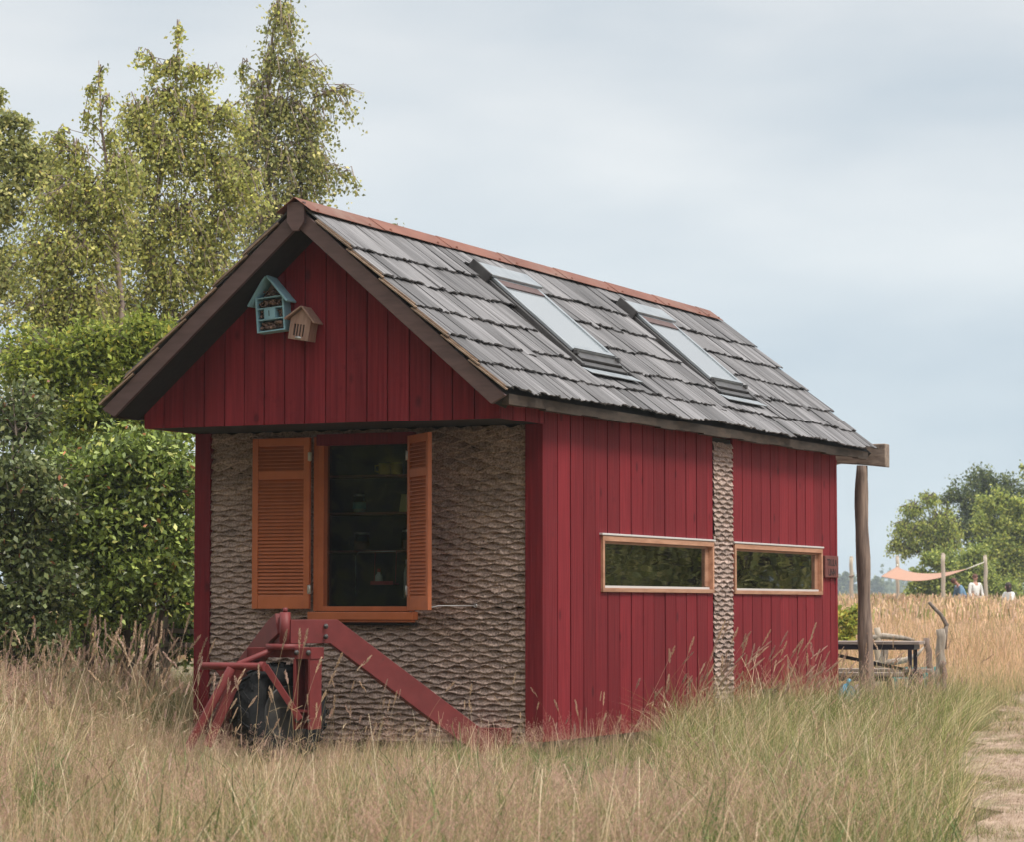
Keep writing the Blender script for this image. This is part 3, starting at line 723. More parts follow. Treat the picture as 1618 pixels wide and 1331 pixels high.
# brown butterfly house
t = thing('butterfly_house', 'small unpainted wooden butterfly house tilted beside the blue insect hotel', 'bird house', M=hw(-1.725, -OH-.002, 3.325, Matrix.Rotation(rad(9.5), 4, 'Y')))
w_, h_, d_ = .185, .165, .12
m = MB()
sl = [(-.052, -.036), (-.026, -.012), (.002, .014), (.028, .042)]
xs_ = [-w_/2] + [q for s in sl for q in s] + [w_/2]
for i in range(0, len(xs_), 2): m.box(xs_[i], xs_[i+1], -d_, -d_+.012, .03, .125)
m.box(-w_/2, w_/2, -d_, -d_+.012, 0, .0298); m.prism([(-w_/2, .1252), (w_/2, .1252), (w_/2, h_), (0, h_+.085), (-w_/2, h_)], -d_, -d_+.012, 'y'); m.build('front_board', brownp, t)
m = MB(); m.box(-w_/2, -w_/2+.012, -d_+.0122, 0, 0, h_); m.box(w_/2-.012, w_/2, -d_+.0122, 0, 0, h_); m.box(-w_/2+.012, w_/2-.012, -d_+.0122, 0, 0, .012); m.box(-w_/2+.012, w_/2-.012, -.012, 0, .0122, h_+.04); m.build('case', brownp, t)
m = MB(); m.box(-w_/2+.013, w_/2-.013, -d_+.03, -d_+.034, .013, h_); m.build('dark_inside', darkback, t)
for s in (1, -1):
    m = MB(); a = Vector((0, 0, .262)); b = Vector((s*.135, 0, .145)); n = Vector((b.z-a.z, 0, -(b.x-a.x))).normalized()*.013
    if n.z < 0: n = -n
    vs = [Vector((q.x, yy, q.z)) for yy in (-d_-.03, .0) for q in (a, b, b+n, a+n)]
    m.add(vs, [(0, 1, 2, 3), (7, 6, 5, 4), (0, 4, 5, 1), (1, 5, 6, 2), (2, 6, 7, 3), (3, 7, 4, 0)]); m.build('roof', brownp, t, bevel=.002)
m = MB(); m.lathe([(0, -.003), (.030, -.003), (.030, 0)], (0.0, -d_-.0, .018), 16, 'y'); o = m.build('name_plate', steel, t); o.scale = (1, 1, .38); o.location = (0, 0, .011)
# sign on the side wall
t = thing('name_sign', 'small brown wooden name sign with carved dark letters on the red wall', 'sign', M=hw(.024, 7.16, 1.49))
m = MB(); m.box(-.02, .006, -.225, .20, 0, .225, .3); m.build('board', noisemat('dark_red_sign_wood', (.13, .032, .028), (.19, .055, .045), scale=(30, 4, 30), rough=.7), t, bevel=.006)
MT = Matrix(((0, 0, 1, .0065), (1, 0, 0, 0), (0, 1, 0, 0), (0, 0, 0, 1)))
ink = plain('burnt_lettering', (.018, .010, .010), .9)
text('lettering', 'TRULA', .100, ink, t, MT @ Matrix.Translation((-.015, .120, 0)), .001)
text('lettering', 'LINN', .100, ink, t, MT @ Matrix.Translation((-.015, .022, 0)), .001)

# ---- kitchen things behind the front window
jarg = glassmat('jar_glass', (.75, .85, .85)); whitep = plain('white_plastic', (.62, .64, .64), .4); yel = plain('yellow_enamel', (.55, .38, .03), .4); redp = plain('red_plastic', (.4, .03, .05), .4)
greyp = plain('grey_bottle_coating', (.36, .36, .38), .45); tealp = plain('teal_label_paper', (.07, .28, .33), .6); foodm = plain('dried_food', (.33, .13, .05), .8); cream = plain('cream_packet', (.55, .48, .30), .7)
def jar(x, y, z, r, h, label, fill, flab=None, name='storage_jar'):
    t = thing(name, label, 'jar', M=hw(x, y, z))
    m = MB(); m.lathe([(0, 0), (r*.9, 0), (r, .01), (r, h*.75), (r*.8, h*.86), (r*.8, h*.9)], n=16); m.build('jar_glass', jarg, t)
    m = MB(); m.lathe([(0, .004), (r*.85, .004), (r*.9, .01), (r*.9, h*.5), (0, h*.5)], n=14); m.build('contents', fill, t)
    m = MB(); m.lathe([(0, h*.9), (r*.85, h*.9), (r*.85, h), (0, h)], n=16); m.build('lid', steel, t)
    if flab: m = MB(); m.lathe([(r*1.01, h*.2), (r*1.02, h*.21), (r*1.02, h*.55), (r*1.01, h*.56)], n=16); m.build('paper_label', flab, t)
jar(-1.925, .47, 1.985, .055, .155, 'glass jar with teal label on the middle kitchen shelf', whitep, tealp)
jar(-1.90, .47, 1.665, .075, .15, 'clip top glass jar of red food on the lower kitchen shelf', foodm)
jar(-1.47, .47, 1.665, .05, .17, 'glass jar at the right end of the lower kitchen shelf', foodm)
t = thing('food_packet', 'cream food packet on the middle kitchen shelf', 'packet', M=hw(-1.49, .47, 1.985)); m = MB(); m.hexa([(-.045, -.03, 0), (.045, -.03, 0), (.045, .03, 0), (-.045, .03, 0), (-.035, -.006, .15), (.04, -.006, .15), (.04, .006, .15), (-.035, .006, .15)]); m.build('packet', cream, t, bevel=.004)
for k, x in enumerate((-1.68, -1.565)):
    t = thing('enamel_mug', ('left yellow mug on the top kitchen shelf', 'right yellow mug on the top kitchen shelf')[k], 'mug', M=hw(x, .46, 2.30), group='yellow mugs on the top shelf')
    m = MB(); m.lathe([(0, 0), (.045, 0), (.05, .008), (.052, .095), (.046, .095), (.044, .01), (0, .01)], n=18); m.build('cup', yel, t)
    m = MB(); m.tube([(-.05, -.01, .08), (-.085, -.01, .075), (-.085, -.01, .03), (-.05, -.01, .02)], .006, 6); m.build('handle', yel, t)
t = thing('soap_bottle', 'small white bottle with red cap in the kitchen window', 'bottle', M=hw(-1.70, .40, 1.395))
m = MB(); m.lathe([(0, 0), (.03, 0), (.032, .01), (.03, .055), (.014, .075), (.014, .085), (0, .085)], n=14); m.build('bottle', whitep, t)
m = MB(); m.lathe([(0, .085), (.016, .085), (.014, .115), (0, .115)], n=10); m.build('cap', redp, t)
t = thing('rail_shelf', 'dark wire basket holding the small white bottle', 'basket', M=hw(-1.66, .40, 1.375)); m = MB(); m.box(-.09, .12, -.05, .05, 0, .018); m.box(-.09, .12, -.055, -.05, 0, .03); m.tube([(-.085, 0, .0), (-.085, .02, .28)], .003, 6); m.tube([(.115, 0, .0), (.115, .02, .28)], .003, 6); m.build('basket', redp, t)
t = thing('water_bottle', 'tall grey steel water bottle standing in the kitchen window', 'bottle', M=hw(-1.355, .36, 1.13))
m = MB(); m.lathe([(0, 0), (.035, 0), (.037, .01), (.037, .20), (.026, .245), (.02, .26), (.02, .275), (0, .275)], n=18); m.build('bottle', greyp, t)
m = MB(); m.lathe([(0, .275), (.022, .276), (.022, .31), (.012, .315), (0, .315)], n=14); m.build('cap', steel, t)
t['label'] = 'tall grey steel water bottle standing in the kitchen window'; t.matrix_world = hw(-1.405, .36, 1.27)
t2 = thing('bottle_stand', 'dark wooden block under the grey water bottle', 'stand', M=hw(-1.405, .36, 1.131)); m = MB(); m.box(-.06, .06, -.05, .05, 0, .137); m.box(-.065, .065, -.055, .055, .0, .012); m.build('block', insidem, t2, bevel=.004)
t = thing('milk_carton', 'small white container in the lower right corner of the kitchen window', 'container', M=hw(-1.27, .22, 1.131)); m = MB(); m.box(-.035, .035, -.03, .03, 0, .12); m.lathe([(0, .12), (.018, .12), (.018, .165), (0, .165)], n=12); m.build('container', whitep, t, bevel=.003)

# ---- picnic table
ptm = noisemat('grey_table_boards', (.20, .15, .13), (.34, .28, .25), scale=(3, 30, 30), rough=.8, bump=.5); ptf = plain('dark_purple_steel', (.030, .026, .045), .5, .3)
T0 = Vector((4.66, 31.62, 0)); TR = rad(-14)
t = thing('picnic_table', 'picnic table with wooden boards and dark steel legs behind the house', 'table', T0, TR)
L_ = 2.4
m = MB()
for k in range(5): m.box(-L_, 0, k*.145, k*.145+.139, .755, .79, random.random())
m.build('tabletop', ptm, t, bevel=.003)
m = MB(); m.box(-L_+.03, -.10, .03, .07, .695, .754); m.box(-L_+.03, -.10, .65, .69, .695, .754); m.box(-.10, -.06, .03, .69, .695, .754); m.build('table_frame', ptf, t)
for x in (-.14, -L_+.15):
    for y, y2 in ((.05, .05), (.67, .67)):
        m = MB(); m.bar((x+.03, y, 0), (x+.03, y2, .694), .045, .045, (1, 0, 0)); m.build('leg', ptf, t)
m = MB(); m.bar((-.20, .36, .46), (-1.35, .36, .70), .03, .04); m.bar((-L_+.2, .36, .46), (-1.35, .36, .70), .03, .04); m.build('brace', ptf, t)
for k, (yb_, xo) in enumerate(((-.76, -.13), (1.15, .02))):
    b = thing('bench', ('near low wooden bench with dark legs beside the picnic table', 'far low wooden bench on the field side of the picnic table')[k], 'bench', T0 + Matrix.Rotation(TR, 3, 'Z') @ Vector((xo, yb_, 0)), TR, 'benches beside the picnic table')
    for q in (0, 1): m = MB(); m.box(-L_, 0, q*.15, q*.15+.143, .41, .45, random.random()); m.build('seat_board', ptm, b, bevel=.003)
    m = MB(); m.box(-L_+.1, -.12, .02, .06, .355, .409); m.box(-L_+.1, -.12, .23, .27, .355, .409); m.build('seat_frame', ptf, b)
    for x in (-.14, -L_+.14):
        for y in (.04, .25): m = MB(); m.bar((x, y, 0), (x, y, .355), .045, .045, (1, 0, 0)); m.build('leg', ptf, b)

# ---- timber posts and driftwood near the table
def post(name, label, px, ptop, d, wpx, lean=(0, 0), mat=paletimber, cat='post', group=None, sides=12):
    top = at(px, ptop, d); z0 = float(gz(top.x, d)); r = wpx/FPX*d/2; h = top.z-z0
    t = thing(name, label, cat, (top.x-lean[0], d, z0), 0, group)
    m = MB(); n = 9; m.tube([(lean[0]*k/n+.012*math.sin(k*2.1+px), lean[1]*k/n, h*k/n-.05*(k == 0)) for k in range(n+1)], [r*(1.08-.12*k/n)*(1+.05*math.sin(k*3+px)) for k in range(n+1)], sides, wob=.05)
    m.build('shaft', mat, t); return t, r, h
t, r, h = post('driftwood_post', 'tall pale driftwood post with a curved branch on top', 1487, 995, 35, 15, (.03, 0))
m = MB(); m.tube([(.04, 0, h-.03), (.10, 0, h+.05), (.03, 0, h+.18), (-.06, 0, h+.27), (-.12, 0, h+.34)], [.03, .03, .026, .022, .02], 10, wob=.08); m.tube([(.06, 0, h-.25), (.10, 0, h+.05)], [.035, .025], 8); m.build('curved_branch', noisemat('dark_branch_wood', (.10, .08, .07), (.22, .18, .15), scale=(20, 20, 20), rough=.9), t)
post('short_post', 'short dark post standing in front of the driftwood post', 1490, 1046, 33.6, 11, (0, 0), logm, group='short posts by the table')
post('leaning_post', 'dark round post leaning left beside the teal crate', 1464, 1009, 36, 10, (-.09, 0), logm, group='short posts by the table')
post('short_post', 'pale short post standing behind the picnic table', 1387, 993, 37, 10, (.0, 0), polem, group='short posts by the table')
post('leaning_post', 'pale slanting post below the picnic table top', 1400, 1020, 36.5, 12, (.16, 0), paletimber, group='short posts by the table')
t = thing('driftwood_log', 'pale driftwood log lying across the posts behind the table', 'log', at(1395, 1010, 37)); m = MB(); m.tube([(-.40, 0, -.06), (-.2, 0, .0), (0, 0, .035), (.25, 0, .01), (.42, 0, -.02)], [.025, .036, .042, .034, .018], 12, wob=.04); m.build('trunk', paletimber, t)
t = thing('driftwood_branch', 'curved driftwood branch lying low behind the table legs', 'branch', at(1410, 1050, 36.5)); m = MB(); m.tube([(-.25, 0, -.0), (0, 0, .02), (.18, 0, .05), (.33, 0, .12), (.42, 0, .22)], [.04, .046, .038, .026, .012], 12, wob=.05); m.build('branch', paletimber, t)
# teal crate
p = at(1447, 1058, 36.2); t = thing('teal_crate', 'teal slatted crate lying in the grass behind the bench', 'crate', (p.x-.02, 36.2, float(gz(p.x, 36.2))), rad(-12))
tealm = noisemat('teal_paint', (.05, .25, .27), (.12, .42, .42), scale=(8, 8, 8), rough=.6)
m = MB()
for z in (.26, .34): m.box(-.26, .26, 0, .015, z, z+.05); m.box(-.26, .26, .3, .315, z, z+.05)
m.build('side_slats', tealm, t); m = MB()
for ya in (-.012, .3155):
    m = MB()
    for x in (-.26, -.13, 0, .13, .245): m.box(x, x+.02, ya, ya+.0115, .0, .40)
    m.build('upright_slats', tealm, t)
for xa in (-.28, .2655): m = MB(); m.box(xa, xa+.015, 0, .315, .25, .39); m.build('end_board', tealm, t)
m = MB()
for k in range(4): m.box(-.26, .26, .02+k*.075, .07+k*.075, .24, .255)
m.build('bottom', whitep, t)
# bags beside the post
def bag(name, label, px, py, d, rx, rz, mat, seed, cat='bag'):
    p = at(px, py, d); r = np.random.default_rng(seed); n, k_ = 20, 12; V = []; F = []
    ph = r.uniform(0, 6, 8)
    for i in range(k_+1):
        th = math.pi*i/k_
        for j in range(n):
            a = 2*math.pi*j/n; q = 1+.13*math.sin(3*a+ph[0]+2*th)+.10*math.sin(5*a+ph[1]-3*th)+.07*math.sin(9*a+ph[2]+5*th)
            V.append((rx*q*math.sin(th)*math.cos(a), rx*.7*q*math.sin(th)*math.sin(a), rz+rz*math.cos(th)*(1+.2*math.sin(4*a+ph[3]))))
    for i in range(k_):
        for j in range(n): F.append((i*n+j, i*n+(j+1) % n, (i+1)*n+(j+1) % n, (i+1)*n+j))
    t = thing(name, label, cat, (p.x, d, float(gz(p.x, d)))); m = MB(); m.add(V, F, .5); m.build('sack', mat, t); m = MB(); m.tube([(0, 0, rz*1.9), (.01, 0, rz*2.15), (.03, .01, rz*2.4)], [.02, .012, .03], 8); m.build('tied_neck', mat, t)
bag('plastic_bag', 'bright blue plastic bag in the grass by the rear corner', 1338, 1110, 29.4, .125, .19, plain('blue_plastic_film', (.03, .33, .55), .25), 3)
bag('clear_bag', 'crumpled translucent grey bag at the foot of the log post', 1357, 1110, 29.9, .13, .18, plain('grey_plastic_film', (.40, .37, .38), .25), 8)
oldm = noisemat('dark_old_fence_wood', (.045, .035, .026), (.12, .095, .07), scale=(20, 20, 3), rough=.9, bump=.6)
# wooden fence behind the shrubs at the left
t = thing('rail_fence', 'old wooden post and rail fence under the dark shrub', 'fence', at(258, 1080, 28.2))
fz = -at(258, 1080, 28.2).z
for dx, ht in ((0, 1.10), (.62, .98)):
    m = MB(); m.tube([(dx, 0, fz), (dx+.01, 0, fz+ht*.5), (dx, 0, fz+ht)], [.06, .055, .05], 10, wob=.05); m.build('post', oldm, t)
for z in (.86, .72): m = MB(); m.bar((-.02, -.055, fz+z+.09), (.8, -.055, fz+z+.06), .02, .05); m.build('rail', oldm, t)

# ---- shade sail on poles far right
D = 92.0; poles = []
for k, (px, pt, d, wp) in enumerate(((1345, 882, 96, 6), (1418, 881, 99, 5.5), (1490, 877, 90, 6.5), (1557, 880, 97, 6))):
    lab = ('pale round pole left of the log post without sail', 'pale pole behind the light end of the shade sail', 'pale pole crossing in front of the orange sail', 'rightmost pale pole holding the sail rope')[k]
    t, r, h = post('sail_pole', lab, px, pt, d, wp, (0, 0), polem, 'pole', 'poles for the shade sail'); poles.append((t, h))
    m = MB(); m.lathe([(0, h), (r*.9, h-.005), (r*.75, h+.04), (0, h+.05)], n=10); m.build('pole_tip', polem, t)
    if k < 2: m = MB(); m.tube([(-r*1.3, -r, h*.72), (r*1.3, -r, h*.74)], .03, 6); m.build('rope_lashing', logm, t)
c0 = at(1393, 911, 88); c1 = at(1416, 897, 98.5); c2 = at(1512, 905, 97); c3 = at(1455, 915, 91)
t = thing('shade_sail', 'salmon shade sail sagging between the pale poles', 'shade sail', c3)
V = []; n = 18
A0, A1, A2 = at(1392, 911.5, 88), at(1418, 896, 98.5), at(1527, 900, 96.5)
for i in range(n+1):
    for j in range(n+1):
        u, v = i/n, j/n      # triangle mapped: A0 corner (low left), A1 (rear pole), A2 (right)
        e0 = A0.lerp(A2, u); e1 = A0.lerp(A1, min(1, u*1.0)) if False else A1.lerp(A2, u)
        q = e0.lerp(e1, v); sag = .26*math.sin(math.pi*u)*(1-v) + .22*math.sin(math.pi*u**.7)*v + .05*math.sin(math.pi*u)*math.sin(math.pi*v)
        q.z -= sag; q.y += .9*math.sin(math.pi*u)*(1-2*v)*.5; V.append(q-c3)
i = (np.arange(n)[:, None]*(n+1) + np.arange(n)[None]).ravel()
o = npmesh('cloth', V, np.stack([i, i+n+1, i+n+2, i+1], -1), leafM, t, col=np.array([.72, .45, .33]), smooth=True)
sm = o.modifiers.new('solid', 'SOLIDIFY'); sm.thickness = .012
ropem = plain('pale_rope', (.6, .56, .48), .8)
m = MB(); m.tube([A2-c3+Vector((-.05, 0, -.03)), at(1556, 889, 97)-c3], .022, 6); m.tube([A1-c3, at(1418, 893, 99)-c3], .03, 6); m.build('rope', ropem, t)

# ---- people far off in the tall grass
skinm = plain('skin', (.52, .28, .21), .55); hairm = plain('dark_brown_hair', (.035, .02, .015), .7); hairr = plain('auburn_hair', (.12, .045, .03), .7)
bshirt = plain('light_blue_cotton', (.16, .30, .46), .8); wshirt = plain('white_cotton', (.74, .74, .72), .8); trous = plain('grey_trousers', (.16, .17, .20), .8); ltrous = plain('pale_trousers', (.55, .50, .45), .8)
def skin(name, J, E_, mat, parent, root=0, sub=2):
    me = bpy.data.meshes.new(name); me.from_pydata([j[0] for j in J], E_, []); me.update()
    o = bpy.data.objects.new(name, me); COL.objects.link(o); o.parent = parent
    md = o.modifiers.new('skin', 'SKIN'); sv = me.skin_vertices[0].data if me.skin_vertices else None
    if sv is None:
        bpy.context.view_layer.objects.active = o; bpy.ops.object.modifier_remove(modifier='skin'); bpy.ops.object.modifier_add(type='SKIN'); sv = me.skin_vertices[0].data
    for k, j in enumerate(J):
        rr = j[1]; sv[k].radius = (rr, rr) if not hasattr(rr, '__len__') else rr; sv[k].use_root = (k == root)
    o.modifiers.new('sub', 'SUBSURF').levels = sub; o.modifiers['sub'].render_levels = sub
    me.materials.append(mat)
    return o
def person(label, loc, rz, pose, top, bottom, hair, scale=1.0, lenghair=False):
    t = thing('person', label, 'person', loc, rz); t.scale = (scale,)*3
    P = pose
    pel, ch, nk, hd = [Vector(P[k]) for k in ('pelvis', 'chest', 'neck', 'head')]
    J = [(pel, .13), (pel.lerp(ch, .5), .125), (ch, .135), (nk, .05), (nk.lerp(hd, .4), .055), (hd, .085), (hd+(hd-nk).normalized()*.10, .06)]
    E_ = [(0, 1), (1, 2), (2, 3), (3, 4), (4, 5), (5, 6)]
    for s in ('l', 'r'):
        sh, el, wr = [Vector(P[k+s]) for k in ('sh_', 'el_', 'wr_')]; hp, kn, an = [Vector(P[k+s]) for k in ('hip_', 'kn_', 'an_')]
        b = len(J); J += [(sh, .055), (el, .04), (wr, .026)]; E_ += [(2, b), (b, b+1), (b+1, b+2)]
        d = (wr-el).normalized(); sd = Vector((0, 1, 0)) if abs(d.y) < .7 else Vector((1, 0, 0))
        b2 = len(J); J.append((wr+d*.07, (.018, .030))); E_.append((b+2, b2))
        for q, ln in zip((-1.5, -.5, .5, 1.5), (.065, .08, .085, .07)):
            J.append((wr+d*.10+sd*q*.017, .008)); E_.append((b2, len(J)-1)); J.append((wr+d*(.10+ln*.6)+sd*q*.019, .007)); E_.append((len(J)-2, len(J)-1))
        J.append((wr+d*.06+sd*.045, .009)); E_.append((b2, len(J)-1))
        b = len(J); J += [(hp, .085), (kn, .058), (an, .038), (an+Vector((0, -.13, -.05)), .032)]; E_ += [(0, b), (b, b+1), (b+1, b+2), (b+2, b+3)]
    body = skin('body', J, E_, skinm, t)
    # clothes follow the body
    Js = [(pel+(pel-ch)*.05, .148), (pel.lerp(ch, .5), .140), (ch, .152), (ch.lerp(nk, .75), .075)]; Es = [(0, 1), (1, 2), (2, 3)]
    for s in ('l', 'r'):
        sh, el, wr = [Vector(P[k+s]) for k in ('sh_', 'el_', 'wr_')]; b = len(Js); Js += [(sh, .070), (el, .056), (el.lerp(wr, .75), .045)]; Es += [(2, b), (b, b+1), (b+1, b+2)]
    skin('shirt', Js, Es, top, t)
    Jt = [(pel, .142)]; Et = []
    for s in ('l', 'r'):
        hp, kn, an = [Vector(P[k+s]) for k in ('hip_', 'kn_', 'an_')]; b = len(Jt); Jt += [(hp, .10), (kn, .072), (kn.lerp(an, .9), .055)]; Et += [(0, b), (b, b+1), (b+1, b+2)]
    skin('trousers', Jt, Et, bottom, t)
    up = (hd-nk).normalized()
    m = MB(); m.lathe([(0, .115), (.06, .105), (.092, .06), (.100, .01), (.085, -.03 if not lenghair else -.16), (.06, -.05 if not lenghair else -.2)], n=16)
    o = m.build('hair', hair, t); o.location = hd+up*.04+Vector((0, .018, 0)); o.rotation_euler = up.to_track_quat('Z', 'Y').to_euler()
    m = MB(); f = Vector((0, -1, 0)); f = (f-up*f.dot(up)).normalized()
    q = hd+f*.085
    m.tube([q+up*.045, q+f*.022+up*.0, q+up*-.005], [.010, .013, .008], 6); m.build('nose', skinm, t)
    sdv = up.cross(f)
    for s in (1, -1):
        m = MB(); m.lathe([(0, -.008), (.011, 0), (0, .008)], q+sdv*s*.032+up*.035, 8, 'y'); m.build('eye', hairm, t)
    m = MB(); m.tube([q+sdv*.022-up*.035, q+f*.006-up*.037, q-sdv*.022-up*.035], .006, 6); m.build('mouth', plain('lips', (.35, .10, .10), .5), t)
    for s in (1, -1):
        m = MB(); m.lathe([(0, -.012), (.022, 0), (0, .012)], hd+sdv*s*.092+up*.02, 8, 'x'); m.build('ear', skinm, t)
    return t
def stand(lean=0, head=0):
    c, s = math.cos(lean), math.sin(lean)
    def q(x, z, f=0): return (x, -(z-.95)*s-f, .95+(z-.95)*c)
    P = dict(pelvis=(0, 0, .95), chest=q(0, 1.30), neck=q(0, 1.50), head=q(0, 1.60, head))
    for k, sx in (('l', 1), ('r', -1)):
        P['sh_'+k] = q(sx*.19, 1.42); P['hip_'+k] = (sx*.10, 0, .90); P['kn_'+k] = (sx*.11, -.03, .50); P['an_'+k] = (sx*.11, 0, .09)
        sh = Vector(P['sh_'+k]); P['el_'+k] = (sx*.25, sh.y-.02, sh.z-.28); P['wr_'+k] = (sx*.24, sh.y-.12, sh.z-.50)
    return P
def onfield(px, d): p = at(px, 958, d); return (p.x, d, float(gz(p.x, d)))
Pb = stand(.50, .06); person('person in light blue shirt bending forward left of the white shirted one', onfield(1524, 97), rad(-75), Pb, bshirt, trous, hairr)
person('person in white shirt standing upright in the tall grass', onfield(1541, 95), rad(25), stand(.03), wshirt, ltrous, hairr, 1.02)
Ps = dict(pelvis=(0, 0, .55), chest=(0, -.03, .88), neck=(0, -.05, 1.08), head=(0, -.07, 1.19), sh_l=(.18, -.04, 1.0), sh_r=(-.18, -.04, 1.0), el_l=(.24, -.14, .76), el_r=(-.24, -.14, .76), wr_l=(.16, -.34, .70), wr_r=(-.16, -.34, .70), hip_l=(.10, -.02, .53), hip_r=(-.10, -.02, .53), kn_l=(.14, -.45, .55), kn_r=(-.14, -.45, .55), an_l=(.13, -.47, .09), an_r=(-.13, -.47, .09))
person('dark haired person in white sitting at the right edge of the field', onfield(1596, 93), rad(-60), Ps, wshirt, trous, hairm, 1.12, True)
p = onfield(1596, 93); t = thing('stool', 'small wooden stool under the seated person in the field', 'stool', p)
m = MB(); m.box(-.2, .2, -.2, .2, .40, .45); m.build('seat', polem, t, bevel=.005)
for sx in (-.15, .15):
    for sy in (-.15, .15): m = MB(); m.bar((sx, sy, 0), (sx, sy, .40), .04, .04, (1, 0, 0)); m.build('leg', polem, t)

# ================================================================== trees and shrubs
def leaves(name, C, size, asp, cols, wts, mat, parent, hang=.3, seed=0, jit=.25):
    """many small bent leaf faces around centres C"""
    r = np.random.default_rng(seed); n = len(C)
    d = r.standard_normal((n, 3)); d[:, 2] -= hang*2; d /= np.linalg.norm(d, axis=1)[:, None]
    a = r.standard_normal((n, 3)); s = np.cross(d, a); s /= np.linalg.norm(s, axis=1)[:, None]+1e-9
    nn = np.cross(d, s)
    L_ = size*r.uniform(.6, 1.25, n)[:, None]; W_ = L_*asp*.5
    p0 = C; p1 = C + d*L_*.42 + s*W_ + nn*L_*.06; p2 = C + d*L_ - nn*L_*.10; p3 = C + d*L_*.42 - s*W_ + nn*L_*.06
    V = np.stack([p0, p1, p2, p3], 1).reshape(-1, 3)
    F = np.arange(4*n).reshape(n, 4)
    pal = np.array(cols); ci = r.choice(len(pal), n, p=np.array(wts)/sum(wts)); c = pal[ci]*r.uniform(1-jit, 1+jit, (n, 1))
    return npmesh(name, V, F, mat, parent, col=np.repeat(c, 4, axis=0))
def tree(name, label, cat, base, trunkpts, tr, blobs, leafsz, asp, cols, wts, mat, bark, nleaf, hang=.3, seed=0, group=None, twigr=.006, tw=26, stems=None):
    """base (x,y); trunkpts world points; blobs [(centre, (rx,ry,rz), weight)]"""
    r = random.Random(seed); rn = np.random.default_rng(seed)
    z0 = float(gz(base[0], base[1])); B = Vector((base[0], base[1], z0)); t = thing(name, label, cat, B, 0, group)
    m = MB(); T = [Vector(p)-B for p in trunkpts]; n = len(T)
    m.tube(T, [tr*(1-.93*(k/(n-1))**.8) for k in range(n)], 9, wob=.05)
    if stems:
        for st, sr in stems: m.tube([Vector(p)-B for p in st], [sr*(1-.8*k/(len(st)-1)) for k in range(len(st))], 7)
    zs = [p.z for p in T]; C = []
    bm = MB(); wsum = sum(b[2] for b in blobs)
    for c, R, wt in blobs:
        c = Vector(c)-B; h = min(max(c.z - R[2]*1.1 - .25*Vector((c.x, c.y, 0)).length, zs[0]+.2), zs[-1]*.97)
        k = max(0, min(n-2, sum(z < h for z in zs)-1)); f = (h-zs[k])/max(1e-3, zs[k+1]-zs[k]); s = T[k].lerp(T[k+1], min(1, max(0, f)))
        mid = s.lerp(c, .5) + Vector((r.uniform(-.1, .1), r.uniform(-.1, .1), .12*(c-s).length))
        lr = max(.008, tr*.34*max(.12, 1-h/zs[-1])); bm.tube([s, s.lerp(mid, .5)+Vector((0, 0, .03)), mid, c], [lr, lr*.8, lr*.6, lr*.3], 6, cap=False)
        nt_ = max(4, int(tw*wt/wsum*len(blobs))); per = int(nleaf*wt/wsum/nt_)
        for q in range(nt_):
            u = Vector((r.gauss(0, 1), r.gauss(0, 1), r.gauss(0, 1))).normalized()*(r.uniform(.35, 1)**.5)
            e_ = c + Vector((u.x*R[0], u.y*R[1], u.z*R[2])); st = c.lerp(s, r.uniform(0, .45)) if r.random() < .7 else mid.lerp(c, .6)
            m1 = st.lerp(e_, .55)+Vector((0, 0, .10*R[2])); ee = e_ - Vector((0, 0, hang*.5*R[2]*r.uniform(.2, 1) + (r.uniform(.05, .42) if leafsz < .06 else 0)))
            bm.tube([st, m1, ee], [twigr*1.8, twigr*1.2, twigr*.5], 3, cap=False)
            ts = rn.uniform(.25, 1.03, per)[:, None]; a_, b_, c_ = [np.array(v) for v in (st, m1, ee)]
            P = a_*(1-ts)**2 + 2*m1_(b_, a_, c_)*ts*(1-ts) + c_*ts**2
            sp = (.17 if leafsz < .12 else .12)*max(R)*(.4+.9*ts)
            off = rn.standard_normal((per, 3))*sp; off[:, 2] -= np.abs(rn.standard_normal(per))*sp[:, 0]*hang*2
            C.append(P+off)
    o1 = m.build('trunk', bark, t); bm.build('branches', bark, t)
    leaves('crown', np.concatenate(C), leafsz, asp, cols, wts, mat, t, hang, seed)
    return t
def m1_(b, a, c): return 2*b-.5*a-.5*c if False else b
def blob(px, py, rx, ry, d, wt=None, dz=1.0):
    c = at(px, py, d); k = d/FPX
    return ((c.x, c.y, c.z), (rx*k, (rx+ry)*.5*k*dz, ry*k), wt if wt else rx*ry)
BIR = [(0.385, 0.413, 0.125), (0.547, 0.545, 0.168), (0.71, 0.652, 0.238), (0.712, 0.728, 0.168), (0.253, 0.279, 0.099), (0.712, 0.532, 0.168)]; BW = [30, 30, 20, 4, 16, 1.5]
BIR2 = [(0.334, 0.354, 0.129), (0.499, 0.486, 0.18), (0.666, 0.605, 0.242), (0.75, 0.75, 0.161), (0.234, 0.253, 0.097)]; BW2 = [32, 28, 14, 2, 24]
SH = [(0.183, 0.248, 0.059), (0.28, 0.366, 0.085), (0.427, 0.515, 0.121), (0.75, 0.75, 0.239), (0.117, 0.162, 0.049), (0.75, 0.295, 0.144)]; SW = [32, 30, 18, 5, 18, 1]
SH2 = [(0.228, 0.291, 0.054), (0.361, 0.42, 0.077), (0.494, 0.516, 0.106), (0.152, 0.193, 0.046), (0.707, 0.581, 0.123)]; SW2 = [30, 28, 20, 20, 3]
def P_(px, py, d): return at(px, py, d)
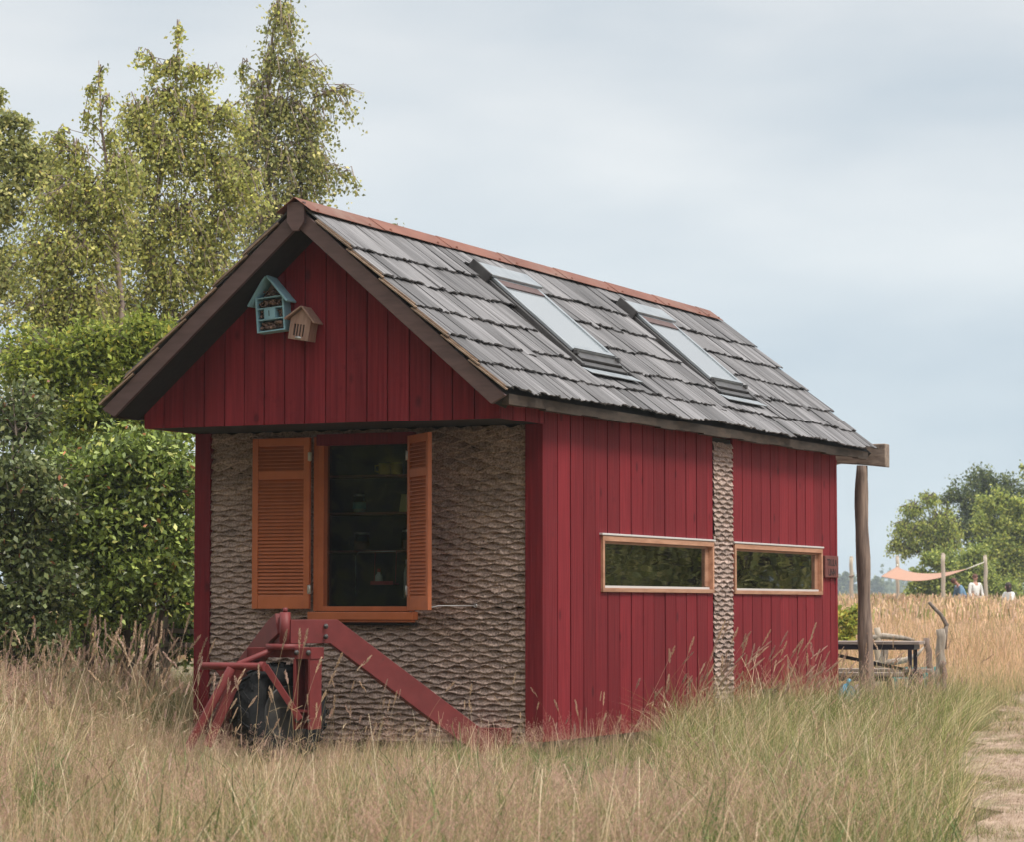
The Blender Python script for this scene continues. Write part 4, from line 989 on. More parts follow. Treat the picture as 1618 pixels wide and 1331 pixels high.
# tall birch at the right of the group
d = 34
tree('birch_tree', 'tallest birch rising behind the left roof slope with drooping twigs', 'tree', (at(455, 958, d).x, d),
     [(at(455, 958, d).x, d, 0), P_(450, 700, d), P_(440, 500, d), P_(425, 330, d), P_(420, 180, d), P_(430, 60, d), P_(450, -60, d)], .085,
     [blob(445, 15, 42, 55, d), blob(432, 85, 45, 40, d), blob(480, 95, 55, 42, d), blob(530, 140, 48, 22, d, 900), blob(450, 160, 65, 50, d), blob(500, 180, 35, 45, d), blob(410, 140, 40, 50, d),
      blob(440, 240, 85, 60, d), blob(480, 285, 45, 40, d), blob(520, 265, 42, 24, d, 900), blob(552, 268, 22, 22, d, 350), blob(430, 330, 90, 60, d), blob(370, 260, 55, 70, d), blob(400, 420, 80, 60, d), blob(560, 133, 18, 9, d, 140), blob(480, 190, 25, 40, d), blob(385, 90, 26, 22, d, 300), blob(400, 200, 55, 45, d), blob(470, 340, 55, 40, d), blob(500, 230, 50, 40, d)],
     .055, .72, BIR2, BW2, leafM, birchm, 17500, .55, 11, 'birches behind the house', tw=30)
# middle birch
d = 31.5
tree('birch_tree', 'yellowing birch with a pointed top in the middle of the group', 'tree', (at(235, 958, d).x, d),
     [(at(235, 958, d).x, d, 0), P_(232, 750, d), P_(232, 560, d), P_(238, 420, d), P_(240, 330, d), P_(262, 250, d), P_(278, 150, d), P_(283, 30, d)], .075,
     [blob(282, 40, 14, 28, d, 260), blob(275, 85, 26, 34, d), blob(225, 85, 22, 25, d, 340), blob(310, 110, 30, 34, d), blob(262, 140, 55, 42, d), blob(215, 170, 45, 50, d), blob(320, 165, 50, 50, d),
      blob(270, 230, 85, 62, d), blob(345, 240, 55, 60, d), blob(345, 105, 28, 26, d, 420), blob(370, 165, 40, 40, d), blob(300, 170, 50, 50, d), blob(240, 200, 60, 50, d), blob(250, 100, 30, 26, d, 450), blob(210, 270, 65, 60, d), blob(290, 330, 95, 70, d), blob(205, 370, 75, 65, d), blob(360, 340, 55, 60, d), blob(270, 430, 90, 65, d), blob(340, 400, 60, 50, d), blob(185, 470, 80, 60, d), blob(290, 500, 80, 55, d), blob(200, 530, 90, 60, d), blob(350, 470, 50, 50, d), blob(390, 280, 50, 50, d)],
     .050, .72, BIR, BW, leafM, birchm, 36000, .4, 12, 'birches behind the house', tw=34,
     stems=[([P_(262, 620, d+.4), P_(262, 480, d+.4), P_(272, 380, d+.4), P_(300, 280, d+.4)], .05), ([P_(330, 620, d+1), P_(345, 480, d+1), P_(360, 380, d+1), P_(385, 300, d+1)], .045)])
# left thin topped birch
d = 30
tree('birch_tree', 'thin topped birch left of the pointed one with a bare reddish leader', 'tree', (at(190, 958, d).x, d),
     [(at(190, 958, d).x, d, 0), P_(190, 700, d), P_(192, 480, d), P_(175, 300, d), P_(160, 200, d), P_(156, 95, d)], .06,
     [blob(160, 110, 14, 22, d, 200), blob(145, 140, 20, 25, d, 300), blob(135, 178, 22, 18, d, 280), blob(172, 150, 18, 25, d, 260), blob(170, 210, 30, 26, d, 500), blob(110, 230, 42, 36, d), blob(190, 250, 50, 45, d), blob(165, 320, 70, 50, d), blob(95, 200, 22, 14, d, 180), blob(80, 215, 40, 24, d, 500),
      blob(130, 290, 80, 52, d), blob(75, 300, 60, 60, d), blob(130, 380, 95, 60, d), blob(60, 390, 70, 60, d), blob(120, 460, 100, 50, d), blob(60, 480, 90, 60, d), blob(150, 540, 100, 60, d), blob(30, 560, 80, 60, d)],
     .050, .72, BIR, BW, leafM, birchm, 25000, .35, 13, 'birches behind the house', tw=32)
d = 33
tree('leafy_tree', 'grey green tree cut by the left edge of the photo', 'tree', (at(-30, 958, d).x, d),
     [(at(-30, 958, d).x, d, 0), P_(-30, 600, d), P_(-20, 350, d), P_(-8, 230, d), P_(0, 150, d)], .10,
     [blob(0, 155, 16, 26, d, 260), blob(25, 185, 34, 30, d), blob(-10, 230, 60, 50, d), blob(45, 230, 40, 40, d), blob(0, 310, 80, 60, d), blob(-20, 420, 90, 70, d), blob(50, 260, 60, 50, d), blob(90, 270, 40, 40, d)],
     .065, .65, BIR2, [40, 25, 10, .5, 30], leafM, trunkm, 12500, .2, 14)
# shrubs
d = 27.5
tree('green_shrub', 'bright green bushy shrub between the birches and the house roof', 'shrub', (at(240, 958, d).x, d),
     [(at(240, 958, d).x, d, 0), P_(240, 850, d), P_(235, 700, d), P_(235, 600, d)], .05,
     [blob(270, 535, 48, 34, d), blob(225, 505, 40, 24, d, 700), blob(150, 520, 45, 26, d, 800), blob(210, 545, 55, 40, d), blob(130, 555, 60, 45, d), blob(265, 590, 50, 45, d), blob(185, 620, 80, 50, d), blob(110, 640, 80, 55, d), blob(260, 670, 70, 50, d), blob(50, 560, 70, 60, d), blob(320, 600, 40, 40, d+1.5)],
     .072, .5, SH2, SW2, leafM, trunkm, 19000, .15, 21, tw=34)
d = 26
tree('dark_shrub', 'large dark leaved shrub beside the left front corner of the house', 'shrub', (at(200, 958, d).x, d),
     [(at(200, 958, d).x, d, 0), P_(200, 950, d), P_(205, 850, d), P_(205, 740, d)], .06,
     [blob(225, 720, 80, 50, d), blob(275, 760, 48, 60, d), blob(140, 740, 85, 60, d), blob(200, 810, 95, 60, d), blob(285, 850, 42, 65, d), blob(120, 850, 80, 60, d), blob(220, 900, 85, 50, d), blob(285, 940, 40, 40, d+.6), blob(160, 950, 90, 45, d), blob(330, 760, 40, 60, d+2.5), blob(330, 880, 40, 80, d+2.5)],
     .070, .52, SH, SW, leafG, trunkm, 34000, .15, 22, tw=40,
     stems=[([P_(150, 1080, d), P_(120, 950, d), P_(90, 820, d)], .04), ([P_(230, 1080, d), P_(260, 950, d), P_(270, 850, d)], .035)])
d = 25.5
tree('dark_shrub', 'dark shrub with small leaves at the left edge above the grass', 'shrub', (at(20, 958, d).x, d),
     [(at(20, 958, d).x, d, 0), P_(20, 950, d), P_(20, 850, d), P_(20, 700, d)], .06,
     [blob(30, 650, 70, 60, d+1), blob(0, 740, 80, 60, d), blob(70, 780, 70, 60, d), blob(10, 850, 90, 60, d), blob(60, 920, 80, 55, d), blob(-20, 950, 80, 60, d), blob(40, 1000, 90, 45, d), blob(-60, 800, 60, 90, d)],
     .065, .6, [(.135, .17, .058), (.19, .225, .08), (.085, .115, .042), (.30, .31, .13), (.38, .15, .08)], [32, 28, 24, 8, 1], leafG, trunkm, 22000, .2, 23, tw=38)
d = 28.5
tree('dark_shrub', 'dark undergrowth bush filling the gap low behind the rail fence', 'shrub', (at(170, 958, d).x, d),
     [(at(170, 958, d).x, d, 0), P_(170, 1000, d), P_(170, 900, d)], .05,
     [blob(250, 990, 80, 60, d), blob(130, 1000, 90, 60, d), blob(30, 1000, 90, 60, d), blob(300, 900, 60, 90, d), blob(200, 860, 120, 90, d+1), blob(60, 840, 120, 100, d+1), blob(120, 700, 140, 80, d+1), blob(330, 980, 50, 70, d)],
     .09, .6, SH, [30, 20, 6, 1, 40, 0], leafM, trunkm, 15000, .2, 24, tw=34)
# bird's eye of a birch top seen over the ridge
d = 45
tree('birch_tree', 'birch whose top just shows above the red ridge', 'tree', (at(628, 958, d).x, d), [(at(628, 958, d).x, d, 0), P_(628, 600, d), P_(628, 420, d), P_(628, 352, d)], .08,
     [blob(628, 372, 26, 18, d), blob(615, 400, 50, 30, d), blob(630, 450, 60, 50, d), blob(630, 540, 70, 60, d)], .08, .7, BIR2, BW2, leafM, birchm, 3500, .3, 15)
# off to the right: the copse the side windows mirror
for k, (x, y, hgt, sc) in enumerate(((17, 41, 6.5, 2.6), (22, 44, 7.5, 3.0), (27, 47, 7.0, 3.0), (32, 53, 8.0, 3.3), (20, 50, 7.5, 3.0), (14.5, 38, 5.0, 2.0), (39, 58, 8.0, 3.4))):
    r = random.Random(k)
    tree('copse_tree', 'leafy tree of the copse beyond the path', 'tree', (x, y), [(x, y, 0), (x+.1, y, hgt*.4), (x, y+.1, hgt*.9)], .12,
         [((x+r.uniform(-.9, .9)*sc, y+r.uniform(-.8, .8)*sc, hgt*q), (sc*.6, sc*.6, sc*.42), 1) for q in (.14, .2, .28, .36, .45, .55, .68, .82) for _ in (0, 1)], .13, .6, BIR2, BW2, leafM, trunkm, 12000, .2, 60+k, 'copse beyond the path', twigr=.012, tw=16)
# off to the left and behind the camera: unseen trees, mirrored in the kitchen window, added to shade the front wall
r_ = random.Random(31)
src = tree('shade_belt_tree', 'leafy tree of the belt outside the left edge', 'tree', (-9.5, 17.0), [(-9.5, 17, 0), (-9.4, 17, 3.2), (-9.5, 17.1, 8.0)], .14,
     [((-9.5+r_.uniform(-.9, .9)*2.6, 17+r_.uniform(-.9, .9)*2.6, 8.8*q), (1.7, 1.7, 1.2), 1) for q in (.10, .18, .26, .36, .46, .58, .72, .86) for _ in (0, 1, 2)], .26, .75, BIR2, BW2, leafM, trunkm, 14000, .2, 90, 'tree belt left of the photographer', twigr=.012, tw=16)
for k, (x, y) in enumerate(((-11.5, 11), (-11, 6), (-12.5, 1), (-9.0, -4), (-16.5, 7), (-17, -2), (-13, -8), (-5, -8), (0, -10), (5, -11), (-16.5, 14), (-9.5, -12), (-1, -16))):
    c = src.copy(); COL.objects.link(c); c.location = (x, y, float(gz(x, y))); c.rotation_euler = (0, 0, k*1.3); sc_ = 1.35+.08*(k % 4); c.scale = (sc_,)*3
    for ch in src.children:
        q = ch.copy(); COL.objects.link(q); q.parent = c
# far trees at the right
G1 = [(0.301, 0.374, 0.088), (0.451, 0.508, 0.12), (0.602, 0.617, 0.158), (0.177, 0.221, 0.059), (0.712, 0.698, 0.197)]; G1w = [30, 30, 20, 16, 5]
G2 = [(0.132, 0.174, 0.061), (0.204, 0.244, 0.08), (0.285, 0.305, 0.1), (0.085, 0.112, 0.04)]; G2w = [34, 30, 12, 22]
d = 132
tree('oak_tree', 'dark rounded oak rising highest at the back of the right hand group', 'tree', (at(1560, 958, d).x, d), [(at(1560, 958, d).x, d, 0), P_(1560, 900, d), P_(1560, 820, d), P_(1555, 760, d)], .25,
     [blob(1545, 757, 36, 26, d), blob(1510, 785, 30, 30, d), blob(1590, 770, 34, 30, d), blob(1550, 800, 50, 34, d), blob(1520, 830, 46, 30, d), blob(1610, 800, 44, 34, d), blob(1570, 850, 60, 40, d), blob(1640, 840, 50, 50, d), blob(1650, 790, 40, 40, d)],
     .15, .75, G2, G2w, leafM, trunkm, 21000, .1, 31, 'tree group at the far right', twigr=.02)
d = 120
tree('weeping_birch', 'light green birch with hanging branches at the left of the far group', 'tree', (at(1483, 958, d).x, d), [(at(1483, 958, d).x, d, 0), P_(1483, 900, d), P_(1478, 850, d), P_(1465, 800, d)], .16,
     [blob(1440, 800, 22, 16, d), blob(1470, 785, 22, 14, d), blob(1425, 830, 20, 26, d), blob(1455, 830, 30, 28, d), blob(1490, 820, 32, 34, d), blob(1412, 852, 10, 18, d, 110), blob(1435, 862, 20, 18, d), blob(1475, 856, 28, 18, d), blob(1500, 850, 26, 26, d), blob(1402, 862, 5, 14, d, 45)],
     .13, .6, G1, G1w, leafM, trunkm, 13500, .9, 32, 'tree group at the far right', twigr=.02, tw=34)
d = 116
tree('leafy_tree', 'bright green tree in front of the dark oak', 'tree', (at(1585, 958, d).x, d), [(at(1585, 958, d).x, d, 0), P_(1585, 900, d), P_(1588, 830, d), P_(1590, 780, d)], .2,
     [blob(1570, 790, 30, 22, d), blob(1604, 800, 28, 22, d), blob(1560, 825, 34, 26, d), blob(1600, 835, 40, 30, d), blob(1575, 870, 50, 28, d), blob(1625, 870, 40, 34, d), blob(1640, 820, 30, 40, d), blob(1590, 905, 60, 28, d)],
     .14, .7, G1, G1w, leafM, trunkm, 23000, .15, 33, 'tree group at the far right', twigr=.02)
d = 110
tree('low_shrub', 'low broad green bush under the shade sail', 'shrub', (at(1475, 958, d).x, d), [(at(1475, 958, d).x, d, 0), P_(1475, 930, d), P_(1478, 890, d)], .1,
     [blob(1470, 885, 24, 18, d), blob(1500, 890, 36, 26, d), blob(1455, 915, 24, 20, d), blob(1490, 925, 44, 24, d), blob(1450, 940, 24, 16, d), blob(1540, 920, 44, 30, d), blob(1590, 935, 44, 24, d), blob(1540, 890, 34, 30, d)],
     .14, .7, G1, [36, 28, 10, 26, 0], leafM, trunkm, 20000, .1, 34, 'tree group at the far right', twigr=.02)
tree('oak_tree', 'tree top entering at the upper right edge', 'tree', (at(1635, 958, 125).x, 125), [(at(1635, 958, 125).x, 125, 0), P_(1635, 880, 125), P_(1635, 750, 125)], .2,
     [blob(1622, 745, 14, 18, 125), blob(1650, 760, 30, 30, 125), blob(1650, 800, 36, 36, 125)], .14, .7, G1, G1w, leafM, trunkm, 2500, .1, 35, 'tree group at the far right', twigr=.02)
for k, (px, top, rx, d, lab) in enumerate(((1335, 905, 20, 760, 'hazy distant tree just right of the house'), (1386, 913, 15, 780, 'hazy distant round tree right of the log post'))):
    tree('distant_tree', lab, 'tree', (at(px, 958, d).x, d), [(at(px, 958, d).x, d, 0), P_(px, 935, d), P_(px, 925, d)], .6,
         [blob(px-rx*.3, top+14, rx*.7, 13, d), blob(px+rx*.3, top+17, rx*.65, 13, d), blob(px, top+26, rx*.9, 9, d), blob(px, top+9, rx*.5, 8, d)], 1.4, .8, G2, G2w, leafM, trunkm, 1500, .1, 40+k, 'distant trees in the haze', twigr=.05, tw=12)
V = []; r = np.random.default_rng(50)
C = []
for _ in range(260):
    px = r.uniform(1290, 1640); hh = 10*r.uniform(.5, 1)*(1.6 if 1400 < px < 1450 else 1); p = at(px, 958, 1000); hh *= 1.35; c = np.array([p.x, 1000+r.uniform(-30, 30), hh*.32+.2]); C.append(c + r.standard_normal((60, 3))*np.array([4.0, 4.0, hh*.16]))
tag(leaves('far_wood', np.concatenate(C), 1.7, .8, G2, G2w, leafM, None, .1, 51), 'hazy blue line of woods along the horizon', 'wood', kind='stuff')
d = 44
tree('yellow_shrub', 'small yellow green bush just right of the house corner', 'shrub', (at(1338, 958, d).x, d), [(at(1338, 958, d).x, d, 0), P_(1338, 1020, d), P_(1338, 980, d)], .03,
     [blob(1335, 975, 18, 14, d), blob(1345, 990, 16, 16, d), blob(1330, 1005, 22, 14, d), blob(1352, 965, 8, 10, d, 70)], .10, .5, SH2, [10, 30, 40, 5, 25], leafM, trunkm, 1300, .1, 52)

# ================================================================== grass
r = np.random.default_rng(99)
def proto_blades(nb, h, wdt, spread, seg, lean, r, tipw=.15, curl=.6):
    """tuft of blades -> V,F(quads),t (height fraction), blade id"""
    V = []; F = []; T = []; I = []
    for b in range(nb):
        a = r.uniform(0, 2*np.pi); R_ = spread*np.sqrt(r.uniform()); x0, y0 = R_*np.cos(a), R_*np.sin(a)
        hh = h*r.uniform(.55, 1.1); az = r.uniform(0, 2*np.pi); ln = lean*r.uniform(.2, 1.3)*hh; fa = r.uniform(0, np.pi)
        sx, sy = np.cos(fa)*wdt*.5, np.sin(fa)*wdt*.5; base = len(V)
        for k in range(seg+1):
            t = k/seg; q = t**(1.6+curl); X = x0+np.cos(az)*ln*q; Y = y0+np.sin(az)*ln*q; Z = hh*(t - .35*(ln/hh)**2*q)
            f = (1-t)*(1-tipw)+tipw
            V += [(X-sx*f, Y-sy*f, Z), (X+sx*f, Y+sy*f, Z)]; T += [t, t]; I += [b, b]
        for k in range(seg): o = base+2*k; F.append((o, o+1, o+3, o+2))
    return np.array(V), np.array(F), np.array(T), np.array(I)
def proto_panicle(h, r, nbr=16, ns=56, sz=.0085):
    """airy bent grass head: fine stem, hair branches, tiny spikelets"""
    V, F, T, I = [list(q) for q in proto_blades(1, h, .0022, 0, 4, .25, r, .5)]
    top = np.mean(V[-2:], axis=0); kind = [0]*len(V)
    z0 = .55
    for b in range(nbr):
        t = r.uniform(z0, 1); c = top*t**1.6; c = np.array([top[0]*t**2, top[1]*t**2, top[2]*t]); az = r.uniform(0, 2*np.pi); L_ = h*.16*(1.15-t)/.6*r.uniform(.6, 1.2)
        e_ = c+np.array([np.cos(az)*L_, np.sin(az)*L_, L_*.7]); o = len(V); w_ = .0010
        V += [c+(0, 0, w_), c-(0, 0, w_), e_-(0, 0, w_*.6), e_+(0, 0, w_*.6)]; F.append((o, o+1, o+2, o+3)); T += [1]*4; I += [1]*4
        for s in range(ns//nbr+1):
            p = c+(e_-c)*r.uniform(.35, 1.1)+r.standard_normal(3)*.006; o = len(V); d1 = r.standard_normal(3); d1 /= np.linalg.norm(d1); d2 = r.standard_normal(3); d2 /= np.linalg.norm(d2)
            d1[2] = abs(d1[2])+.5
            V += [p-d1*sz*.6, p+d2*sz*.32, p+d1*sz*.8, p-d2*sz*.32]; F.append((o, o+1, o+2, o+3)); T += [2]*4; I += [2]*4
    return np.array(V), np.array(F), np.array(T), np.array(I)
def proto_spike(h, r, hl=.13, hw_=.013, ns=46, lean=.35):
    """tall grass stem with a dense seed spike"""
    V, F, T, I = [list(q) for q in proto_blades(1, h, .0042, 0, 7, lean, r, .4)]
    ax = [np.mean(V[2*k:2*k+2], axis=0) for k in range(8)]
    L_ = np.linalg.norm(ax[-1]-ax[0])
    def P(t): f = min(max(t, 0)*7, 6.999); k = int(f); return ax[k]+(ax[k+1]-ax[k])*(f-k)
    for s in range(ns):
        u = s/ns; t = 1-hl/h*u; p = P(t); dr = P(min(1, t+.03))-P(t-.03); dr /= np.linalg.norm(dr)
        a = r.standard_normal(3); a -= dr*a.dot(dr); a /= np.linalg.norm(a); rr = hw_*.5*(.35+1.3*np.sin(np.pi*(.08+.86*u)))
        q = p+a*rr*.6; tip = q+dr*.016+a*rr*.9; sd = np.cross(dr, a)*.0042; o = len(V)
        V += [q-dr*.004, q+sd+dr*.006, tip, q-sd+dr*.006]; F.append((o, o+1, o+2, o+3)); T += [2]*4; I += [2]*4
    # one or two leaf blades on the stem
    for t in (.25, .45):
        p = P(t); az = r.uniform(0, 6.28); o = len(V); w_ = .004; L2 = .22
        for k in range(4):
            q = k/3; c = p+np.array([np.cos(az)*L2*q, np.sin(az)*L2*q, L2*(.7*q-.75*q*q)]); V += [c+(-w_*(1-q), w_*(1-q)*.5, 0), c+(w_*(1-q), -w_*(1-q)*.5, 0)]; T += [.5]*2; I += [3]*2
        for k in range(3): F.append((o+2*k, o+2*k+1, o+2*k+3, o+2*k+2))
    return np.array(V), np.array(F), np.array(T), np.array(I)

class Field:
    def __init__(s): s.V = []; s.F = []; s.C = []; s.n = 0
    def scatter(s, protos, X, Y, sc, colf, r, tilt=.12, wind=(0, 0), z=None):
        Z = gz(X, Y) if z is None else z
        pid = r.integers(0, len(protos), len(X)); az = r.uniform(0, 2*np.pi, len(X)); tx = r.standard_normal(len(X))*tilt+wind[0]; ty = r.standard_normal(len(X))*tilt+wind[1]
        for k, (v, f, t, i) in enumerate(protos):
            m = pid == k; n = m.sum()
            if n == 0: continue
            c, sn = np.cos(az[m])[:, None], np.sin(az[m])[:, None]; q = sc[m][:, None]
            x = (v[None, :, 0]*c - v[None, :, 1]*sn)*q; y = (v[None, :, 0]*sn+v[None, :, 1]*c)*q; zz = v[None, :, 2]*q
            x = x+zz*tx[m][:, None]; y = y+zz*ty[m][:, None]
            P = np.stack([x+X[m][:, None], y+Y[m][:, None], zz+Z[m][:, None]-.01], -1)
            col = colf(t, i, n, X[m], Y[m], r)
            s.V.append(P.reshape(-1, 3).astype(np.float32)); s.C.append(col.reshape(-1, 3).astype(np.float32))
            nv = len(v); F = f[None]+(np.arange(n)*nv)[:, None, None]+s.n; s.F.append(F.reshape(-1, 4).astype(np.int32)); s.n += n*nv
    def build(s, name, label, mat=None):
        o = npmesh(name, np.concatenate(s.V), np.concatenate(s.F), mat or grassM, col=np.concatenate(s.C)); return tag(o, label, 'grass', kind='stuff')
def loc_house(X, Y):
    dx, dy = X-HO.x, Y-HO.y; c, s_ = math.cos(-HROT), math.sin(-HROT); return dx*c-dy*s_, dx*s_+dy*c
def outside(X, Y, pad=.02):
    hx_, hy_ = loc_house(X, Y); return ~((hx_ > -W-pad) & (hx_ < pad) & (hy_ > -pad) & (hy_ < LEN+pad))
def pts(n, y0, y1, marg=1.15, r=r, xlim=None, power=1.0):
    """points in the wedge the camera sees, y0..y1"""
    Y = y0+(y1-y0)*r.uniform(0, 1, n)**power; hw2 = .186*Y*marg+.3; X = r.uniform(-1, 1, n)*hw2
    if xlim is not None: X = r.uniform(xlim[0], xlim[1], n)
    m = outside(X, Y); return X[m], Y[m]
def fnoise(X, Y, s=1.0, ph=0): return .5+.25*(np.sin(X*1.7*s+ph+1.3*np.sin(Y*.9*s+ph))+np.sin(Y*1.3*s-X*.6*s+2*ph+np.sin(X*2.3*s)))
def offpath(X, Y, pad=0.0): pl = pathleft(Y)+.15*np.sin(Y*1.7); return ~((X > pl-pad) & (X < pl+2.6+pad))
GREEN = np.array([(.17, .20, .065), (.24, .27, .09), (.33, .34, .13), (.10, .13, .045)])
TAN = np.array([(.60, .45, .26), (.72, .57, .36), (.44, .32, .19), (.78, .62, .44)])
PINK = np.array([(.62, .45, .37), (.54, .38, .32), (.70, .53, .44), (.46, .32, .27)])
ORA = np.array([(.72, .49, .30), (.80, .57, .37), (.64, .43, .26), (.76, .54, .40), (.56, .42, .22)])
def cf(pal_lo, pal_hi, mixfun, jit=.2):
    def f(t, i, n, X, Y, r):
        mx_ = mixfun(X, Y)[:, None]; nb = i.max()+1; jit = .35
        pick = r.uniform(size=(n, nb)) < mx_; a = pal_lo[r.integers(0, len(pal_lo), (n, nb))]; b = pal_hi[r.integers(0, len(pal_hi), (n, nb))]
        c = np.where(pick[..., None], b, a)*r.uniform(1-jit, 1+jit, (n, nb, 1)); return c[:, i, :]
    return f
def cpan(stem, head):
    def f(t, i, n, X, Y, r):
        a = stem[r.integers(0, len(stem), n)][:, None]; b = head[r.integers(0, len(head), n)][:, None]*r.uniform(.8, 1.2, (n, 1, 1))
        return np.where((t >= 1)[None, :, None] & (i >= 1)[None, :, None], b, a)*np.ones((n, len(t), 1))
    return f
def zonegreen(X, Y):      # greener clumps: lower left, centre front, right mass
    g = .62+.8*(fnoise(X, Y, 1.2, 1)-.5)
    g = g + .40*sstep(.0, 1.6, X)*sstep(9, 12, Y)*(1-sstep(30, 36, Y)) + .25*(1-sstep(9, 14, Y)) + .22*np.exp(-((X+2.6)/.8)**2)*(1-sstep(12, 15, Y))
    return np.clip(1-g, .05, .95)     # share of tan
def hgt(X, Y):
    hx_, hy_ = loc_house(X, Y)
    h = .36+.14*(fnoise(X, Y, 1.6, 3)-.5) - .13*sstep(13.5, 16.5, Y)*(1-sstep(2.2, 3.4, -X))*(1-sstep(.9, 1.8, X))
    h = h+.30*sstep(2.6, 4.2, -X)*sstep(16, 19, Y) + .20*sstep(0, 1.0, hx_)*(1-sstep(2.0, 3.2, hx_))*sstep(.8, 2.0, hy_)*(1-sstep(9, 11, hy_))
    h = h*(1-.6*sstep(26, 29, Y)*sstep(2.5, 3.2, X))*(1-.30*(np.exp(-((hx_+1.4)/1.8)**2)*np.exp(-((hy_+.6)/1.6)**2)))
    return h*np.where(offpath(X, Y, .25), 1, .35)
A_ = [proto_blades(15, 1.0, .011, .13, 4, .55, r) for _ in range(6)]
A2 = [proto_blades(9, 1.0, .009, .10, 5, .95, r, curl=.3) for _ in range(5)]
PN = [proto_panicle(1.0, r) for _ in range(6)]
SP = [proto_spike(1.0, r, lean=l_) for l_ in (.15, .25, .35, .5, .6, .2)]
FL = Field()
X, Y = pts(11500, 7.5, 31, 1.2, power=.9); m = offpath(X, Y); X, Y = X[m], Y[m]
FL.scatter(A_, X, Y, hgt(X, Y)*r.uniform(.6, 1.1, len(X)), cf(GREEN, TAN, zonegreen), r, .15, (.05, 0))
X, Y = pts(3600, 7.5, 31, 1.2); m = offpath(X, Y); X, Y = X[m], Y[m]
FL.scatter(A2, X, Y, hgt(X, Y)*r.uniform(.8, 1.35, len(X)), cf(GREEN, TAN, lambda x, y: zonegreen(x, y)*.9), r, .2, (.12, 0))
FL.build('meadow_grass', 'mixed green and straw coloured meadow grass around the house')
FP = Field()
X, Y = pts(19000, 8.0, 30, 1.15); m = offpath(X, Y, .1) & (r.uniform(size=len(X)) < .15+1.3*(fnoise(X, Y, 1.4, 7)-.25)) & (r.uniform(size=len(X)) < 1-.55*sstep(.9, 2.0, X)*sstep(11, 14, Y)); X, Y = X[m], Y[m]
FP.scatter(PN, X, Y, (hgt(X, Y)+.10)*r.uniform(.6, 1.2, len(X)), cpan(TAN*.8, PINK*np.array([1.02, .88, .88])), r, .12, (.04, 0))
FP.build('bent_grass', 'haze of pinkish feathery grass heads in front of the house')
FS = Field()
def spikes(n, x0, x1, y0, y1, h0, h1, wind=(.1, 0), tilt=.12):
    X = r.uniform(x0, x1, n); Y = r.uniform(y0, y1, n); m = outside(X, Y, .06) & offpath(X, Y, .1); X, Y = X[m], Y[m]
    FS.scatter(SP, X, Y, r.uniform(h0, h1, len(X)), cpan(TAN*.75, np.array([(.56, .40, .28), (.62, .46, .33), (.48, .34, .25), (.52, .36, .30)])), r, tilt, wind)
spikes(420, -5.6, -2.5, 18.0, 24.5, .7, 1.1)      # left, before the shrubs
spikes(240, -6.5, -2.5, 22.0, 27.0, .7, 1.05)
spikes(46, -2.85, -1.35, 18.9, 20.0, .62, 1.0, (.12, 0))     # around the front wheel
spikes(14, -1.5, -.2, 20.0, 21.2, .45, .75)
spikes(10, -.3, .6, 20.6, 21.4, .45, .65)
spikes(46, .9, 2.6, 22.0, 25.5, .65, .95, (.42, 0), .12)
spikes(50, 2.2, 4.0, 24.5, 29.0, .6, .95, (.3, 0)); spikes(55, 1.0, 2.3, 22.0, 24.6, .75, 1.08, (.55, -.05), .10); spikes(34, .75, 1.9, 22.2, 24.4, .8, 1.05, (.45, -.05), .14)
spikes(230, -3.8, 3.2, 10, 20, .36, .66)
spikes(60, 3.0, 5.5, 27, 34, .5, .85)
ST = [proto_blades(3, 1.0, .0065, .25, 6, .35, r, .5) for _ in range(5)]
X, Y = pts(3800, 8.5, 28, 1.15); m = offpath(X, Y, .1); X, Y = X[m], Y[m]
FS.scatter(ST, X, Y, (hgt(X, Y)+.10)*r.uniform(.7, 1.25, len(X)), cf(TAN, np.array([(.85, .72, .52), (.70, .50, .34)]), lambda x, y: .5+0*x), r, .16, (.06, 0))
BG = [proto_blades(5, 1.0, .030, .10, 6, .5, r, .2) for _ in range(4)]
X, Y = pts(260, 8.0, 17, 1.1); m = offpath(X, Y, .1); X, Y = X[m], Y[m]
FS.scatter(BG, X, Y, .42*r.uniform(.7, 1.2, len(X)), cf(np.array([(.13, .19, .07)]), np.array([(.20, .26, .10)]), lambda x, y: .5+0*x), r, .12, (.06, 0))
FS.build('seed_head_grass', 'tall tan grass stems with seed spikes along the walls')
# arching green mass at the right and short turf of the path
FR = Field()
X, Y = pts(3800, 13, 29, r=r, xlim=(.9, 4.6)); m = offpath(X, Y, .0) & (X < pathleft(Y)) & (X > 1.05+.12*(Y-21)*(Y > 21)) & (X < pathleft(Y)-.05); X, Y = X[m], Y[m]
FR.scatter(A2, X, Y, (.42+.16*sstep(18, 22, Y)-.26*sstep(23.5, 27, Y))*r.uniform(.7, 1.3, len(X)), cf(GREEN*1.15, TAN, lambda x, y: .34+0*x), r, .16, (.30, 0))
FR.build('arching_grass', 'dense green grass arching towards the path')
FT = Field(); SB = [proto_blades(12, 1.0, .05, .9, 2, .9, r) for _ in range(4)]
Y = 11+49*r.uniform(0, 1, 30000)**1.3; X = pathleft(Y)+r.uniform(-.3, 2.9, len(Y)); X, Y = X, Y
pn = lambda x, y: .5+.17*(np.sin(2.3*x+.7*y)+np.sin(1.1*x-1.9*y+2)+np.sin(4.7*x+3.1*y+1)+np.sin(3.3*x-5.3*y))
k_ = pn(X, Y)
FT.scatter(SB, X, Y, .045+.05*np.clip(k_-.45, 0, 1), cf(GREEN*1.1, np.array([(.34, .24, .17), (.42, .31, .22), (.27, .19, .13)]), lambda x, y: np.clip(1.22-pn(x, y), .15, .97)), r, .3)
